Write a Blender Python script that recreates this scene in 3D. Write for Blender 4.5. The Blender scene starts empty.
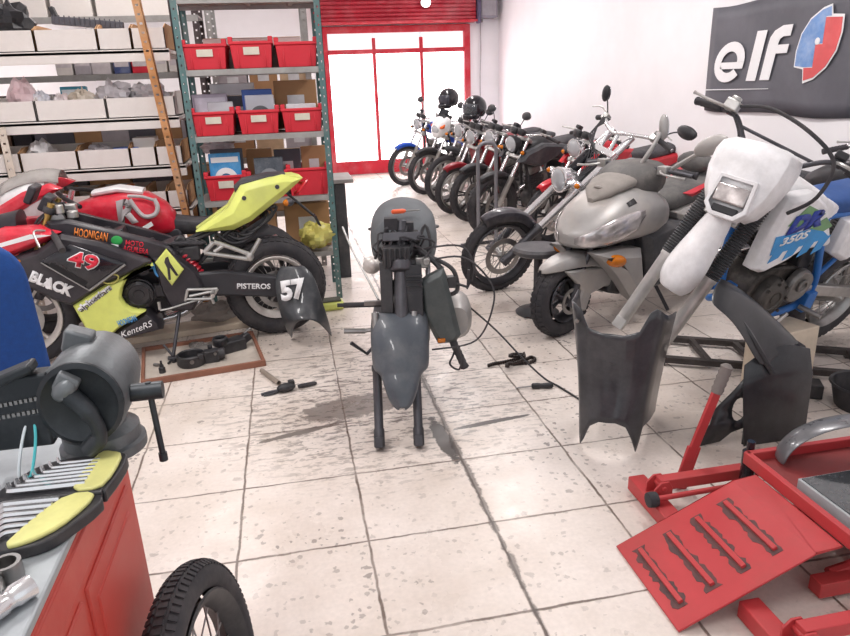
import bpy, bmesh, math, random
from mathutils import Vector as V, Matrix as M
PI = math.pi
rad = math.radians
SC = bpy.context.scene
COL = SC.collection
random.seed(7)

# ------------------------------------------------------------------ materials
MATS = {}
def nd(nt, kind, **kw):
    n = nt.nodes.new(kind)
    for k, v in kw.items():
        if k in n.inputs.keys():
            n.inputs[k].default_value = v
        else:
            setattr(n, k, v)
    return n
def srgb(h):
    c = [int(h[i:i+2], 16) / 255 for i in (0, 2, 4)]
    return tuple(x / 12.92 if x <= .04045 else ((x + .055) / 1.055) ** 2.4 for x in c) + (1,)
def mat(name, col, rough=.5, metal=0., var=.12, scale=14., bump=0., dirt=None, dirt_amt=.35, coat=0., trans=0., alpha=1., emit=None, es=1., ior=1.45):
    if name in MATS: return MATS[name]
    if isinstance(col, str): col = srgb(col)
    m = bpy.data.materials.new(name); m.use_nodes = True
    nt = m.node_tree; b = nt.nodes['Principled BSDF']; L = nt.links.new
    tc = nd(nt, 'ShaderNodeTexCoord')
    n = nd(nt, 'ShaderNodeTexNoise', Scale=scale, Detail=5., Roughness=.6)
    L(tc.outputs['Object'], n.inputs['Vector'])
    r = nd(nt, 'ShaderNodeMapRange'); r.inputs['From Min'].default_value = .3; r.inputs['From Max'].default_value = .7
    r.inputs['To Min'].default_value = 1 - var; r.inputs['To Max'].default_value = 1 + var
    L(n.outputs['Fac'], r.inputs['Value'])
    hs = nd(nt, 'ShaderNodeHueSaturation'); hs.inputs['Color'].default_value = col
    L(r.outputs['Result'], hs.inputs['Value'])
    out = hs.outputs['Color']
    if dirt is not None:
        if isinstance(dirt, str): dirt = srgb(dirt)
        n2 = nd(nt, 'ShaderNodeTexNoise', Scale=scale * .45, Detail=8., Roughness=.72)
        L(tc.outputs['Object'], n2.inputs['Vector'])
        r2 = nd(nt, 'ShaderNodeMapRange'); r2.inputs['From Min'].default_value = .45; r2.inputs['From Max'].default_value = .68
        r2.inputs['To Max'].default_value = dirt_amt
        L(n2.outputs['Fac'], r2.inputs['Value'])
        mx = nd(nt, 'ShaderNodeMixRGB'); mx.inputs['Color2'].default_value = dirt
        L(r2.outputs['Result'], mx.inputs['Fac']); L(out, mx.inputs['Color1']); out = mx.outputs['Color']
    L(out, b.inputs['Base Color'])
    rr = nd(nt, 'ShaderNodeMapRange'); rr.inputs['To Min'].default_value = max(.02, rough - .08); rr.inputs['To Max'].default_value = min(1, rough + .1)
    L(n.outputs['Fac'], rr.inputs['Value']); L(rr.outputs['Result'], b.inputs['Roughness'])
    b.inputs['Metallic'].default_value = metal
    b.inputs['Coat Weight'].default_value = coat
    b.inputs['Transmission Weight'].default_value = trans
    b.inputs['IOR'].default_value = ior
    b.inputs['Alpha'].default_value = alpha
    if emit:
        b.inputs['Emission Color'].default_value = srgb(emit) if isinstance(emit, str) else emit
        b.inputs['Emission Strength'].default_value = es
    if bump:
        bp = nd(nt, 'ShaderNodeBump', Strength=bump, Distance=.004)
        n3 = nd(nt, 'ShaderNodeTexNoise', Scale=scale * 6, Detail=3.)
        L(tc.outputs['Object'], n3.inputs['Vector']); L(n3.outputs['Fac'], bp.inputs['Height']); L(bp.outputs['Normal'], b.inputs['Normal'])
    MATS[name] = m
    return m

DUST = 'a89d94'
rubber = mat('rubber', '37363a', .8, dirt='77716e', dirt_amt=.25, bump=.25)
black = mat('black_plastic', '2b2b2f', .45, dirt='8b8582', dirt_amt=.16)
blackg = mat('gloss_black', '1c1c22', .16, dirt='777277', dirt_amt=.08, coat=.4)
charcoal = mat('charcoal_plastic', '3e4045', .5, dirt='8f8a86', dirt_amt=.25)
chrome = mat('chrome', 'e6e6e8', .2, .85, var=.04)
steel = mat('steel', '9c9b9a', .38, 1., dirt='6b625c', dirt_amt=.3)
darksteel = mat('dark_steel', '55555a', .45, .7, dirt='3a3634', dirt_amt=.4)
alu = mat('aluminium', 'bdbcba', .4, .85, dirt='7d7873', dirt_amt=.35)
engine = mat('engine_casting', '4a494b', .52, .6, scale=22, dirt='8b8480', dirt_amt=.35, bump=.3)
enginelt = mat('engine_alloy', '8a8886', .48, .75, scale=20, dirt='4a4644', dirt_amt=.5, bump=.2)
seatm = mat('seat_vinyl', '3a3a3f', .62, dirt='8d8886', dirt_amt=.25, bump=.15)
red = mat('red_paint', 'c8182a', .3, dirt='7c2a2a', dirt_amt=.2, coat=.3)
maroon = mat('maroon_paint', '8c1c28', .3, coat=.3)
blue = mat('blue_paint', '2357c4', .3, coat=.3)
white = mat('white_plastic', 'e9e8ea', .38, dirt='bdb4aa', dirt_amt=.22)
silver = mat('silver_paint', 'a3a1a0', .42, .35, dirt='c1b3a6', dirt_amt=.4, scale=6)
lens = mat('clear_lens', 'dfe2e6', .08, 0, var=.05, trans=.55, coat=.5)
reflector = mat('reflector', 'c9cbd0', .16, .9, var=.2, scale=40)
amber = mat('amber_lens', 'e0801c', .15, trans=.25)
redlens = mat('red_lens', 'b3121c', .15, trans=.2)
mirrorg = mat('mirror_glass', 'c8ccd0', .05, 1.)

# ------------------------------------------------------------------ mesh builder
def sp(pts, n=6, cyc=False):
    P = [V(p) for p in pts]; out = []; N = len(P)
    rng = range(N) if cyc else range(N - 1)
    for i in rng:
        if cyc: a, b, c, d = P[i-1], P[i], P[(i+1) % N], P[(i+2) % N]
        else: a, b, c, d = P[max(i-1, 0)], P[i], P[i+1], P[min(i+2, N-1)]
        for k in range(n):
            t = k / n
            out.append(.5 * ((2*b) + (c-a)*t + (2*a-5*b+4*c-d)*t*t + (3*b-a-3*c+d)*t**3))
    if not cyc: out.append(P[-1])
    return out
def sp2(pts, n=4, cyc=True):
    return [(p.x, p.y) for p in sp([(a, b, 0) for a, b in pts], n, cyc)]
def T(x, y, z): return M.Translation((x, y, z))
def R(a, ax): return M.Rotation(a, 4, ax)

class MB:
    def __init__(s, X=None): s.bm = bmesh.new(); s.X = X.copy() if X is not None else M()
    def v(s, p): return s.bm.verts.new(s.X @ V(p))
    def f(s, vs):
        try: return s.bm.faces.new(vs)
        except ValueError: return None
    def grid(s, rows, cu=False, cv=False, caps=False):
        g = [[s.v(p) for p in r] for r in rows]
        nr, nc = len(g), len(g[0])
        for i in range(nr if cv else nr - 1):
            for j in range(nc if cu else nc - 1):
                s.f((g[i][j], g[i][(j+1) % nc], g[(i+1) % nr][(j+1) % nc], g[(i+1) % nr][j]))
        if caps and cu and not cv:
            s.f(list(reversed(g[0]))); s.f(g[-1])
        return s
    def box(s, c, d, rot=None, tap=1.):
        hx, hy, hz = d[0]/2, d[1]/2, d[2]/2
        Q = T(*c) @ (rot if rot is not None else M())
        pts = [Q @ V((sx*hx*(tap if sz > 0 else 1), sy*hy*(tap if sz > 0 else 1), sz*hz)) for sz in (-1, 1) for sx, sy in ((-1, -1), (1, -1), (1, 1), (-1, 1))]
        v = [s.v(p) for p in pts]
        for q in ((3,2,1,0),(4,5,6,7),(0,1,5,4),(1,2,6,5),(2,3,7,6),(3,0,4,7)): s.f([v[i] for i in q])
        return s
    def tube(s, pts, r, n=8, cyc=False, caps=True):
        P = [V(p) for p in pts]; N = len(P)
        rs = r if isinstance(r, (list, tuple)) else [r] * N
        ring = []; up = None
        for i, p in enumerate(P):
            if cyc: t = P[(i+1) % N] - P[i-1]
            else: t = P[min(i+1, N-1)] - P[max(i-1, 0)]
            if t.length < 1e-9: t = V((0, 0, 1))
            t.normalize()
            if up is None:
                up = V((0, 0, 1)) if abs(t.z) < .9 else V((1, 0, 0))
            a = t.cross(up)
            if a.length < 1e-6: a = t.orthogonal()
            a.normalize(); b = a.cross(t).normalized(); up = b
            ring.append([p + (a*math.cos(2*PI*k/n) + b*math.sin(2*PI*k/n)) * rs[i] for k in range(n)])
        return s.grid(ring, cu=True, cv=cyc, caps=caps)
    def rod(s, a, b, r, n=8): return s.tube([a, b], r, n)
    def lathe(s, prof, o=(0,0,0), ax='Z', n=24, a0=0., a1=None, closed=False, capmax=.06):
        # prof: (radius, height along axis)
        Q = T(*o) @ {'Z': M(), 'Y': R(-PI/2, 'X'), 'X': R(PI/2, 'Y')}[ax] if isinstance(ax, str) else T(*o) @ V(ax).to_track_quat('Z', 'Y').to_matrix().to_4x4()
        full = a1 is None
        ang = [a0 + (2*PI if full else a1 - a0) * k / n for k in range(n if full else n + 1)]
        rows = [[Q @ V((max(r, 1e-4)*math.cos(t), max(r, 1e-4)*math.sin(t), h)) for t in ang] for r, h in prof]
        s.grid(rows[:], cu=full, cv=closed, caps=False)
        if full and not closed:
            for q in (0, -1):
                if prof[q][0] <= capmax: s.f([s.v(p) for p in rows[q]])
        return s
    def cyl(s, o, r, h, ax='Z', n=20): return s.lathe([(r, -h/2), (r, h/2)], o, ax, n, capmax=9)
    def ell(s, c, r, n=14, rot=None, z0=-1., z1=1.):
        Q = T(*c) @ (rot if rot is not None else M())
        m = max(5, n // 2); rows = []
        for i in range(m + 1):
            z = z0 + (z1 - z0) * .5 * (1 - math.cos(PI * i / m)); k = math.sqrt(max(1e-5, 1 - z*z))
            rows.append([Q @ V((r[0]*k*math.cos(2*PI*j/n), r[1]*k*math.sin(2*PI*j/n), r[2]*z)) for j in range(n)])
        return s.grid(rows, cu=True, caps=True)
    def plate(s, out, y0, y1, ins=0., bul=0.):
        # outline in (x,z), extruded along y from y0 to y1; the y1 face is inset by ins
        n = len(out); cx = sum(p[0] for p in out)/n; cz = sum(p[1] for p in out)/n
        A = sum(out[i][0]*out[(i+1) % n][1] - out[(i+1) % n][0]*out[i][1] for i in range(n))
        sgn = 1 if A > 0 else -1
        def inset(d):
            o = []
            for i in range(n):
                a, b, c = V((*out[i-1], 0)), V((*out[i], 0)), V((*out[(i+1) % n], 0))
                n1 = V((-(b-a).y, (b-a).x, 0)); n2 = V((-(c-b).y, (c-b).x, 0))
                if n1.length: n1.normalize()
                if n2.length: n2.normalize()
                k = n1 + n2
                if k.length < .2: k = n1
                k = k / max(.45, k.dot(n1)) if k.length else k
                q = b + k * d * sgn
                o.append((q.x, q.y))
            return o
        r0 = [s.v((x, y0, z)) for x, z in out]
        mid = y1 - (y1 - y0) * .35 if ins else y1
        rows = [r0]
        if ins:
            rows.append([s.v((x, mid, z)) for x, z in out])
            rows.append([s.v((x, y1, z)) for x, z in inset(ins)])
        else: rows.append([s.v((x, y1, z)) for x, z in out])
        for a, b in zip(rows, rows[1:]):
            for i in range(n): s.f((a[i], a[(i+1) % n], b[(i+1) % n], b[i]))
        s.f(rows[0]); s.f(rows[-1])
        return s
    def loft(s, st, n=18, e=2.6):
        # stations (x, zc, half width, height up, height down[, exponent])
        rows = []
        for q in st:
            x, zc, hw, ht, hb = q[:5]; ee = q[5] if len(q) > 5 else e
            ring = []
            for k in range(n):
                a = 2*PI*k/n; c, d = math.cos(a), math.sin(a)
                yy = math.copysign(abs(c)**(2/ee), c)*hw; zz = math.copysign(abs(d)**(2/ee), d)
                ring.append((x, yy, zc + zz*(ht if zz > 0 else hb)))
            rows.append(ring)
        return s.grid(rows, cu=True, caps=True)
    def build(s, name, m, parent=None, smooth=True, bev=0., sub=0, sol=0., ang=38, seg=2):
        bmesh.ops.remove_doubles(s.bm, verts=s.bm.verts, dist=1e-5)
        bmesh.ops.recalc_face_normals(s.bm, faces=s.bm.faces)
        me = bpy.data.meshes.new(name); s.bm.to_mesh(me); s.bm.free()
        me.materials.append(m)
        if smooth:
            me.polygons.foreach_set('use_smooth', [True]*len(me.polygons))
            me.set_sharp_from_angle(angle=rad(ang))
        o = bpy.data.objects.new(name, me); COL.objects.link(o)
        if parent is not None: o.parent = parent
        if sol:
            q = o.modifiers.new('sol', 'SOLIDIFY'); q.thickness = sol; q.offset = 0
        if bev:
            q = o.modifiers.new('bev', 'BEVEL'); q.width = bev; q.segments = seg; q.limit_method = 'ANGLE'; q.angle_limit = rad(35)
        if sub:
            q = o.modifiers.new('sub', 'SUBSURF'); q.levels = sub; q.render_levels = sub
        return o

def tag(o, label, cat, group=None):
    o['label'] = label; o['category'] = cat
    if group: o['group'] = group
    return o
def root(name, label, cat, loc=(0,0,0), rz=0., lean=0., group=None, pitch=0.):
    o = bpy.data.objects.new(name, None); COL.objects.link(o); o.empty_display_size = .1
    o.matrix_world = T(*loc) @ R(rz, 'Z') @ R(pitch, 'Y') @ R(-lean, 'X')
    return tag(o, label, cat, group)
def struct(o): o['kind'] = 'structure'; return o
def stuff(o): o['kind'] = 'stuff'; return o

def copy_tree(o, parent=None):
    c = o.copy(); COL.objects.link(c)
    if parent is not None: c.parent = parent
    for ch in [x for x in o.children]: copy_tree(ch, c)
    return c

def text(body, m, parent, o, u, v, width, height, name='lettering', ext=.0015, bold=0., shear=0.):
    """flat lettering: o = lower start corner, u = reading direction, v = up direction"""
    cu = bpy.data.curves.new('t', 'FONT'); cu.body = body; cu.size = 1; cu.offset = bold; cu.shear = shear; cu.extrude = 0
    cu.resolution_u = 3
    to = bpy.data.objects.new('t', cu); COL.objects.link(to)
    dg = bpy.context.evaluated_depsgraph_get()
    me = bpy.data.meshes.new_from_object(to.evaluated_get(dg))
    bpy.data.objects.remove(to); bpy.data.curves.remove(cu)
    xs = [q.co.x for q in me.vertices]; ys = [q.co.y for q in me.vertices]
    x0, y0 = min(xs), min(ys); w = max(xs) - x0; h = max(ys) - y0
    u = V(u).normalized(); v = V(v); v = (v - u*v.dot(u)).normalized(); nn = u.cross(v); o = V(o)
    bm = bmesh.new(); bm.from_mesh(me); bpy.data.meshes.remove(me)
    for q in bm.verts:
        q.co = o + u*((q.co.x - x0)/w*width) + v*((q.co.y - y0)/h*height)
    r = bmesh.ops.extrude_face_region(bm, geom=bm.faces[:])
    for q in r['geom']:
        if isinstance(q, bmesh.types.BMVert): q.co += nn*ext
    b = MB(); b.bm.free(); b.bm = bm
    return b.build(name, m, parent, smooth=False)
def decal(out3, m, parent, name, nrm, t=.0015):
    b = MB(); a = [b.v(p) for p in out3]; n = V(nrm).normalized()*t
    c = [b.v(V(p) + n) for p in out3]
    b.f(a); b.f(c)
    for i in range(len(a)): b.f((a[i], a[(i+1) % len(a)], c[(i+1) % len(a)], c[i]))
    return b.build(name, m, parent, smooth=False)
EXPO = -.4
# ------------------------------------------------------------------ room
WX, WY, LX, CZ = 3.64, 11.85, -2.75, 3.15
def floor_mat():
    m = bpy.data.materials.new('floor_tiles'); m.use_nodes = True
    nt = m.node_tree; b = nt.nodes['Principled BSDF']; L = nt.links.new
    geo = nd(nt, 'ShaderNodeNewGeometry'); sep = nd(nt, 'ShaderNodeSeparateXYZ'); L(geo.outputs['Position'], sep.inputs[0])
    def mth(op, a, b_=None, c=None):
        n = nd(nt, 'ShaderNodeMath', operation=op)
        for i, q in enumerate((a, b_, c)):
            if q is None: continue
            if isinstance(q, (int, float)): n.inputs[i].default_value = q
            else: L(q, n.inputs[i])
        return n.outputs[0]
    def noise(sc, det=4., rough=.6, vec=None):
        n = nd(nt, 'ShaderNodeTexNoise', Scale=sc, Detail=det, Roughness=rough); L(vec if vec is not None else geo.outputs['Position'], n.inputs['Vector']); return n.outputs['Fac']
    def ramp(x, a, c, lo=0., hi=1.):
        n = nd(nt, 'ShaderNodeMapRange'); L(x, n.inputs['Value'])
        n.inputs['From Min'].default_value = a; n.inputs['From Max'].default_value = c; n.inputs['To Min'].default_value = lo; n.inputs['To Max'].default_value = hi
        return n.outputs['Result']
    wob = mth('MULTIPLY', mth('SUBTRACT', noise(9., 5.), .5), .016)
    x = mth('ADD', sep.outputs['X'], wob); y = mth('ADD', sep.outputs['Y'], wob)
    S = .4407
    def line(c, off):
        q = mth('FRACT', mth('DIVIDE', mth('SUBTRACT', c, off - 20*S), S))
        return mth('MULTIPLY', mth('MINIMUM', q, mth('SUBTRACT', 1., q)), S)
    gx = line(x, .148); gy = line(y, 1.994)
    wn = ramp(noise(3.5, 6., .7), .35, .75, .0022, .0062)
    dist = mth('MINIMUM', gx, gy)
    grout = mth('MULTIPLY', ramp(mth('SUBTRACT', dist, wn), -.0015, .0022, 1., 0.), ramp(noise(5., 4.), .3, .55, .45, .95))
    # the wider broken joint that runs through the middle
    jx = mth('ABSOLUTE', mth('SUBTRACT', x, .592))
    jmask = ramp(sep.outputs['Y'], 1.45, 1.7, .25, 1.)
    jw = mth('MULTIPLY', ramp(noise(7., 6., .75), .38, .66, .0, .022), jmask)
    joint = mth('MULTIPLY', ramp(mth('SUBTRACT', jx, jw), -.003, .004, 1., 0.), .7)
    # oil blot beside that joint
    def blot(cx, cy, rx, ry, rot, th=1.):
        ca, sa = math.cos(rot), math.sin(rot)
        dx = mth('SUBTRACT', sep.outputs['X'], cx); dy = mth('SUBTRACT', sep.outputs['Y'], cy)
        u = mth('DIVIDE', mth('ADD', mth('MULTIPLY', dx, ca), mth('MULTIPLY', dy, sa)), rx)
        w = mth('DIVIDE', mth('SUBTRACT', mth('MULTIPLY', dy, ca), mth('MULTIPLY', dx, sa)), ry)
        d = mth('ADD', mth('MULTIPLY', u, u), mth('MULTIPLY', w, w))
        return ramp(mth('ADD', d, mth('MULTIPLY', mth('SUBTRACT', noise(16., 6., .7), .5), 2.6)), .85, 1.15, 1., 0.)
    blots = mth('MAXIMUM', mth('MAXIMUM', blot(.555, 2.62, .036, .2, .05), blot(.80, 2.72, .2, .018, .12)), mth('MAXIMUM', mth('MULTIPLY', blot(-.05, 2.85, .2, .02, .25), .6), mth('MULTIPLY', blot(.2, 3.05, .26, .12, .2), .5)))
    # specks
    def specks(sc, thr, dens, dsc):
        vv = nd(nt, 'ShaderNodeTexVoronoi', Scale=sc, Randomness=1.)
        add = nd(nt, 'ShaderNodeVectorMath', operation='ADD')
        nn = nd(nt, 'ShaderNodeTexNoise', Scale=sc*1.7, Detail=3.); L(geo.outputs['Position'], nn.inputs['Vector'])
        scl = nd(nt, 'ShaderNodeVectorMath', operation='SCALE'); L(nn.outputs['Color'], scl.inputs[0]); scl.inputs['Scale'].default_value = .9/sc
        L(geo.outputs['Position'], add.inputs[0]); L(scl.outputs[0], add.inputs[1]); L(add.outputs[0], vv.inputs['Vector'])
        sc_ = nd(nt, 'ShaderNodeSeparateColor'); L(vv.outputs['Color'], sc_.inputs[0])
        size = mth('MULTIPLY', ramp(sc_.outputs[0], dens, 1., 0., 1.), thr)
        s_ = ramp(mth('SUBTRACT', vv.outputs['Distance'], size), -.02, .02, 1., 0.)
        return mth('MULTIPLY', s_, ramp(noise(dsc, 3.), .35, .62, .25, 1.))
    sk = mth('MAXIMUM', mth('MULTIPLY', specks(20., .31, .66, 1.6), 1.), mth('MULTIPLY', specks(40., .42, .5, 2.3), .9))
    sk = mth('MULTIPLY', sk, ramp(sep.outputs['Y'], 1.7, 2.7, .62, 1.))
    fade = ramp(noise(.9, 2.), .38, .6, .35, 1.)
    sk = mth('MULTIPLY', sk, fade)
    # the soiled streaks under the stripped machine: stretched in x
    mp = nd(nt, 'ShaderNodeMapping'); mp.inputs['Scale'].default_value = (7., 22., 1.); mp.inputs['Rotation'].default_value = (0, 0, .15)
    L(geo.outputs['Position'], mp.inputs['Vector'])
    st = ramp(noise(1.6, 5., .68, mp.outputs['Vector']), .51, .59, 0., .85)
    dx = mth('DIVIDE', mth('SUBTRACT', sep.outputs['X'], .35), .75); dy = mth('DIVIDE', mth('SUBTRACT', sep.outputs['Y'], 3.15), .75)
    zone = ramp(mth('ADD', mth('MULTIPLY', dx, dx), mth('MULTIPLY', dy, dy)), .2, 1.6, 1., 0.)
    st = mth('MULTIPLY', st, zone)
    mask = mth('MAXIMUM', mth('MAXIMUM', sk, st), mth('MAXIMUM', blots, 0.))
    cid = nd(nt, 'ShaderNodeTexNoise', Scale=1.4, Detail=6., Roughness=.65); L(geo.outputs['Position'], cid.inputs['Vector'])
    cr = nd(nt, 'ShaderNodeValToRGB'); L(cid.outputs['Fac'], cr.inputs['Fac'])
    cr.color_ramp.elements[0].position = .3; cr.color_ramp.elements[0].color = srgb('cfc2b7')
    cr.color_ramp.elements[1].position = .62; cr.color_ramp.elements[1].color = srgb('e8ded7')
    fine = nd(nt, 'ShaderNodeTexNoise', Scale=60., Detail=4.); L(geo.outputs['Position'], fine.inputs['Vector'])
    hs = nd(nt, 'ShaderNodeHueSaturation'); L(cr.outputs['Color'], hs.inputs['Color']); L(ramp(fine.outputs['Fac'], .3, .7, .94, 1.04), hs.inputs['Value'])
    def over(c, fac, col):
        mx = nd(nt, 'ShaderNodeMixRGB'); L(c, mx.inputs['Color1']); L(fac, mx.inputs['Fac']); mx.inputs['Color2'].default_value = srgb(col); return mx.outputs['Color']
    c = over(hs.outputs['Color'], mth('MULTIPLY', mask, .92), '4a3f3d')
    c = over(c, mth('MULTIPLY', blots, .8), '3b3330')
    c = over(c, grout, '68584f')
    c = over(c, joint, '3c3431')
    L(c, b.inputs['Base Color'])
    rg = ramp(noise(4., 5.), .3, .7, .22, .45); L(rg, b.inputs['Roughness'])
    bp = nd(nt, 'ShaderNodeBump', Strength=.5, Distance=.004); bp.invert = True
    L(mth('MAXIMUM', grout, joint), bp.inputs['Height']); L(bp.outputs['Normal'], b.inputs['Normal'])
    return m
def slab(name, c, d, m):
    return struct(MB().box(c, d).build(name, m, smooth=False))
wallm = mat('wall_paint', 'f7f5f8', .75, var=.02, scale=3., dirt='e2dede', dirt_amt=.12)
slab('floor', ((WX+LX)/2, 4.4, -.05), (WX-LX+.4, 15.4, .1), floor_mat())
slab('ceiling', ((WX+LX)/2, 5.4, CZ+.05), (WX-LX+.4, 13.4, .1), mat('ceiling_paint', 'efeef0', .8, var=.03))
slab('wall_right', (WX+.1, 5.0, CZ/2), (.2, 14., CZ), wallm)
slab('wall_left', (LX-.1, 5.0, CZ/2), (.2, 14., CZ), wallm)
# end wall with the street door
DX0, DX1, DZ = .70, 3.14, 2.33
slab('wall_back', ((LX+DX0)/2, WY+.1, CZ/2), (DX0-LX, .2, CZ), wallm)
slab('wall_back', ((DX1+WX)/2, WY+.1, CZ/2), (WX-DX1, .2, CZ), wallm)
slab('wall_back', ((DX0+DX1)/2, WY+.1, (DZ+CZ)/2), (DX1-DX0, .2, CZ-DZ), wallm)
redframe = mat('red_enamel', 'c92338', .42, dirt='e0b4b4', dirt_amt=.25, scale=5)
d = bpy.data.objects.new('door_1', None); COL.objects.link(d); d.location = ((DX0+DX1)/2, WY, 0); struct(d)
hw = (DX1-DX0)/2
b = MB()
for x in (-hw+.05, hw-.05): b.box((x, 0, DZ/2), (.1, .1, DZ))
b.box((0, 0, DZ-.05), (2*hw-.2, .1, .1)); b.box((0, 0, .12), (2*hw-.2, .07, .22)); b.box((0, 0, 1.95), (2*hw-.2, .07, .07))
for x in (-.38, .40): b.box((x, 0, 1.18), (.055, .06, 1.95))
b.build('frame', redframe, d, bev=.006)
pane = mat('frosted_daylight', 'ffffff', .3, var=.02, emit='fffafa', es=6.5)
trans_ = mat('ribbed_daylight', 'f4ecec', .35, var=.05, emit='f6e9ea', es=1.1, scale=30)
xs = [-hw+.1, -.40, .39, hw-.1]
for a, c in zip(xs, xs[1:]):
    MB().box(((a+c)/2, .012, 1.08), (c-a-.02, .012, 1.7)).build('pane', pane, d, smooth=False)
    q = MB()
    k = 0
    while a + .02 + k*.05 < c - .03:
        q.box((a+.045+k*.05, .01, 2.1), (.046, .016, .24)); k += 1
    q.build('transom_pane', trans_, d, smooth=False)
MB().box((.40, -.06, 1.05), (.02, .05, .22)).build('handle', steel, d, bev=.004)
# roller shutter box above the door
sh = root('roller_shutter', 'rolled-up red metal shutter over the glazed street door', 'shutter', (1.9, WY-.22, 2.36))
b = MB()
for k in range(6): b.lathe([(.031, -1.28), (.031, 1.28)], (0, -.02+.004*(k % 2), .05+k*.06), 'X', 10)
b.build('curtain', mat('shutter_red', 'b5283a', .4, dirt='d9a4a8', dirt_amt=.3, scale=4), sh)
MB().box((0, .1, .2), (2.6, .2, .42)).build('housing', redframe, sh, bev=.01)
MB().box((0, -.06, .005), (2.6, .05, .03)).build('bottom_bar', redframe, sh, bev=.004)
# switch box with conduit right of the shutter
eb = root('electrical_box', 'grey metal switch box high on the wall beside the red shutter', 'electrical box', (3.40, WY, 2.4))
MB().box((0, -.13, .2), (.3, .26, .4)).build('enclosure', mat('grey_enamel', '8f8a94', .5), eb, bev=.012)
MB().box((.0, -.265, .2), (.24, .012, .33)).build('lid', mat('grey_enamel2', 'a49fa6', .5), eb, bev=.004)
MB().cyl((-.06, -.03, -.02), .02, .06).build('gland', steel, eb)
cd = MB().tube(sp([(3.32, WY-.03, 2.4), (3.325, WY-.03, 1.9), (3.31, WY-.03, 1.4), (3.32, WY-.03, .02)], 5), .009, 8).build('conduit', mat('conduit_grey', 'b6b0b4', .5))
tag(cd, 'thin grey cable conduit running down the wall from the switch box', 'conduit')
MB().box((1.33, -.02, .18), (.06, .14, .44)).build('motor', mat('motor_violet', '5d5672', .5), sh, bev=.02)
# wall lamp in front of the shutter
lp = root('wall_lamp', 'round glowing lamp mounted on the red shutter housing', 'lamp', (2.34, WY-.37, 2.63))
MB().lathe([(.05, .09), (.07, .04), (.075, 0), (.07, -.01)], ax='Y', n=20).build('socket', white, lp)
MB().ell((0, -.05, 0), (.075, .07, .075), 16).build('bulb', mat('lamp_glow', 'ffffff', .3, emit='fff6f0', es=9), lp)
bpy.context.view_layer.update()
# ceiling tube fixtures and their light
tubeglow = mat('tube_glow', 'ffffff', .3, emit='fff8f4', es=6)
housing = mat('fixture_white', 'eeeeee', .5)
k = 0
for x in (-.9, 2.0):
    for y in (.6, 3.2, 6.0, 8.8):
        if x > 0 and y < 1: continue
        t = root('ceiling_light', 'white twin-tube ceiling fixture over the workshop floor', 'ceiling light', (x, y, CZ), group='ceiling tube fixtures')
        MB().box((0, 0, -.02), (.22, 1.3, .04)).build('housing', housing, t, bev=.005)
        for s in (-.055, .055): MB().cyl((s, 0, -.058), .018, 1.2, 'Y', 10).build('tube', tubeglow, t)
        li = bpy.data.lights.new('tube_light', 'AREA'); li.shape = 'RECTANGLE'; li.size = .22; li.size_y = 1.25; li.energy = 46; li.color = (1., .965, .945)
        lo = bpy.data.objects.new('tube_light', li); COL.objects.link(lo); lo.location = (x, y, CZ-.09)
w = bpy.data.worlds.new('World'); SC.world = w; w.use_nodes = True
bg = w.node_tree.nodes['Background']; bg.inputs['Color'].default_value = (.93, .96, 1., 1); bg.inputs['Strength'].default_value = 1.3

# banner with the oil maker's mark
bn = root('wall_banner', 'grey wall banner with white lettering and a red and blue leaf emblem', 'banner', (WX-.012, 4.85, 1.57))
gb = mat('banner_grey', '5e5e66', .55, var=.1, scale=3, dirt='77777f', dirt_amt=.4)
rows = []
for i in range(9):
    z = -.41 + .82*i/8
    rows.append([(-.006 - .005*math.sin(j*.9+i*.3), .83 - 1.68*j/20, z - .01*math.sin(j*.5)) for j in range(21)])
MB().grid(rows).build('cloth', gb, bn, sol=.003)
wl = mat('banner_white', 'f2f2f4', .55, var=.03)
def bp_(pts): return [(-.0185, y - 4.85, z - 1.57) for y, z in pts]
def bl(pts, m, nm, t=.002): return decal(bp_(pts), m, bn, nm, (-1, 0, 0), t)
# letter e : ring with a slanted bar and a gap
def glyph(polys, nm):
    b = MB()
    for out in polys:
        a = [b.v(p) for p in bp_(out)]; c = [b.v(V(p) + V((-.002, 0, 0))) for p in bp_(out)]
        b.f(a); b.f(c)
        for i in range(len(a)): b.f((a[i], a[(i+1) % len(a)], c[(i+1) % len(a)], c[i]))
    return b.build(nm, wl, bn, smooth=False)
def E2(u, v_):  # glyph box -> wall: u to the reader's right (= -y), slanted
    return (5.60 - u - v_*.22, 1.395 + v_)
ring_o, ring_i = [], []
N = 26
for i in range(N+1):
    a = rad(-40) - rad(320) * i / N
    ring_o.append(E2(.195 + .195*math.cos(a), .15 + .155*math.sin(a)))
    ring_i.append(E2(.195 + .105*math.cos(a), .15 + .082*math.sin(a)))
quads = [[ring_o[i], ring_o[i+1], ring_i[i+1], ring_i[i]] for i in range(N)]
quads.append([E2(.092, .098), E2(.386, .098), E2(.39, .1495), E2(.092, .1495)])
glyph(quads, 'lettering')
def E3(u, v_): return (5.13 - u - v_*.22, 1.40 + v_)
glyph([[E3(0, 0), E3(.115, 0), E3(.115, .36), E3(0, .36)]], 'lettering')
def E4(u, v_): return (4.965 - u - v_*.22, 1.405 + v_)
fo = [(0, 0), (.11, 0), (.11, .20), (.24, .20), (.24, .255), (.11, .255), (.115, .29), (.14, .315), (.22, .315), (.22, .375), (.1, .375), (.04, .345), (.005, .28)]
glyph([[E4(*p) for p in ((0,0),(.11,0),(.11,.255),(0,.255))], [E4(*p) for p in ((.11,.185),(.23,.185),(.23,.245),(.11,.245))], [E4(*p) for p in ((0,.255),(.11,.255),(.12,.285),(.15,.30),(.22,.30),(.22,.375),(.12,.375),(.04,.345),(.005,.30))]], 'lettering')
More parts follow.
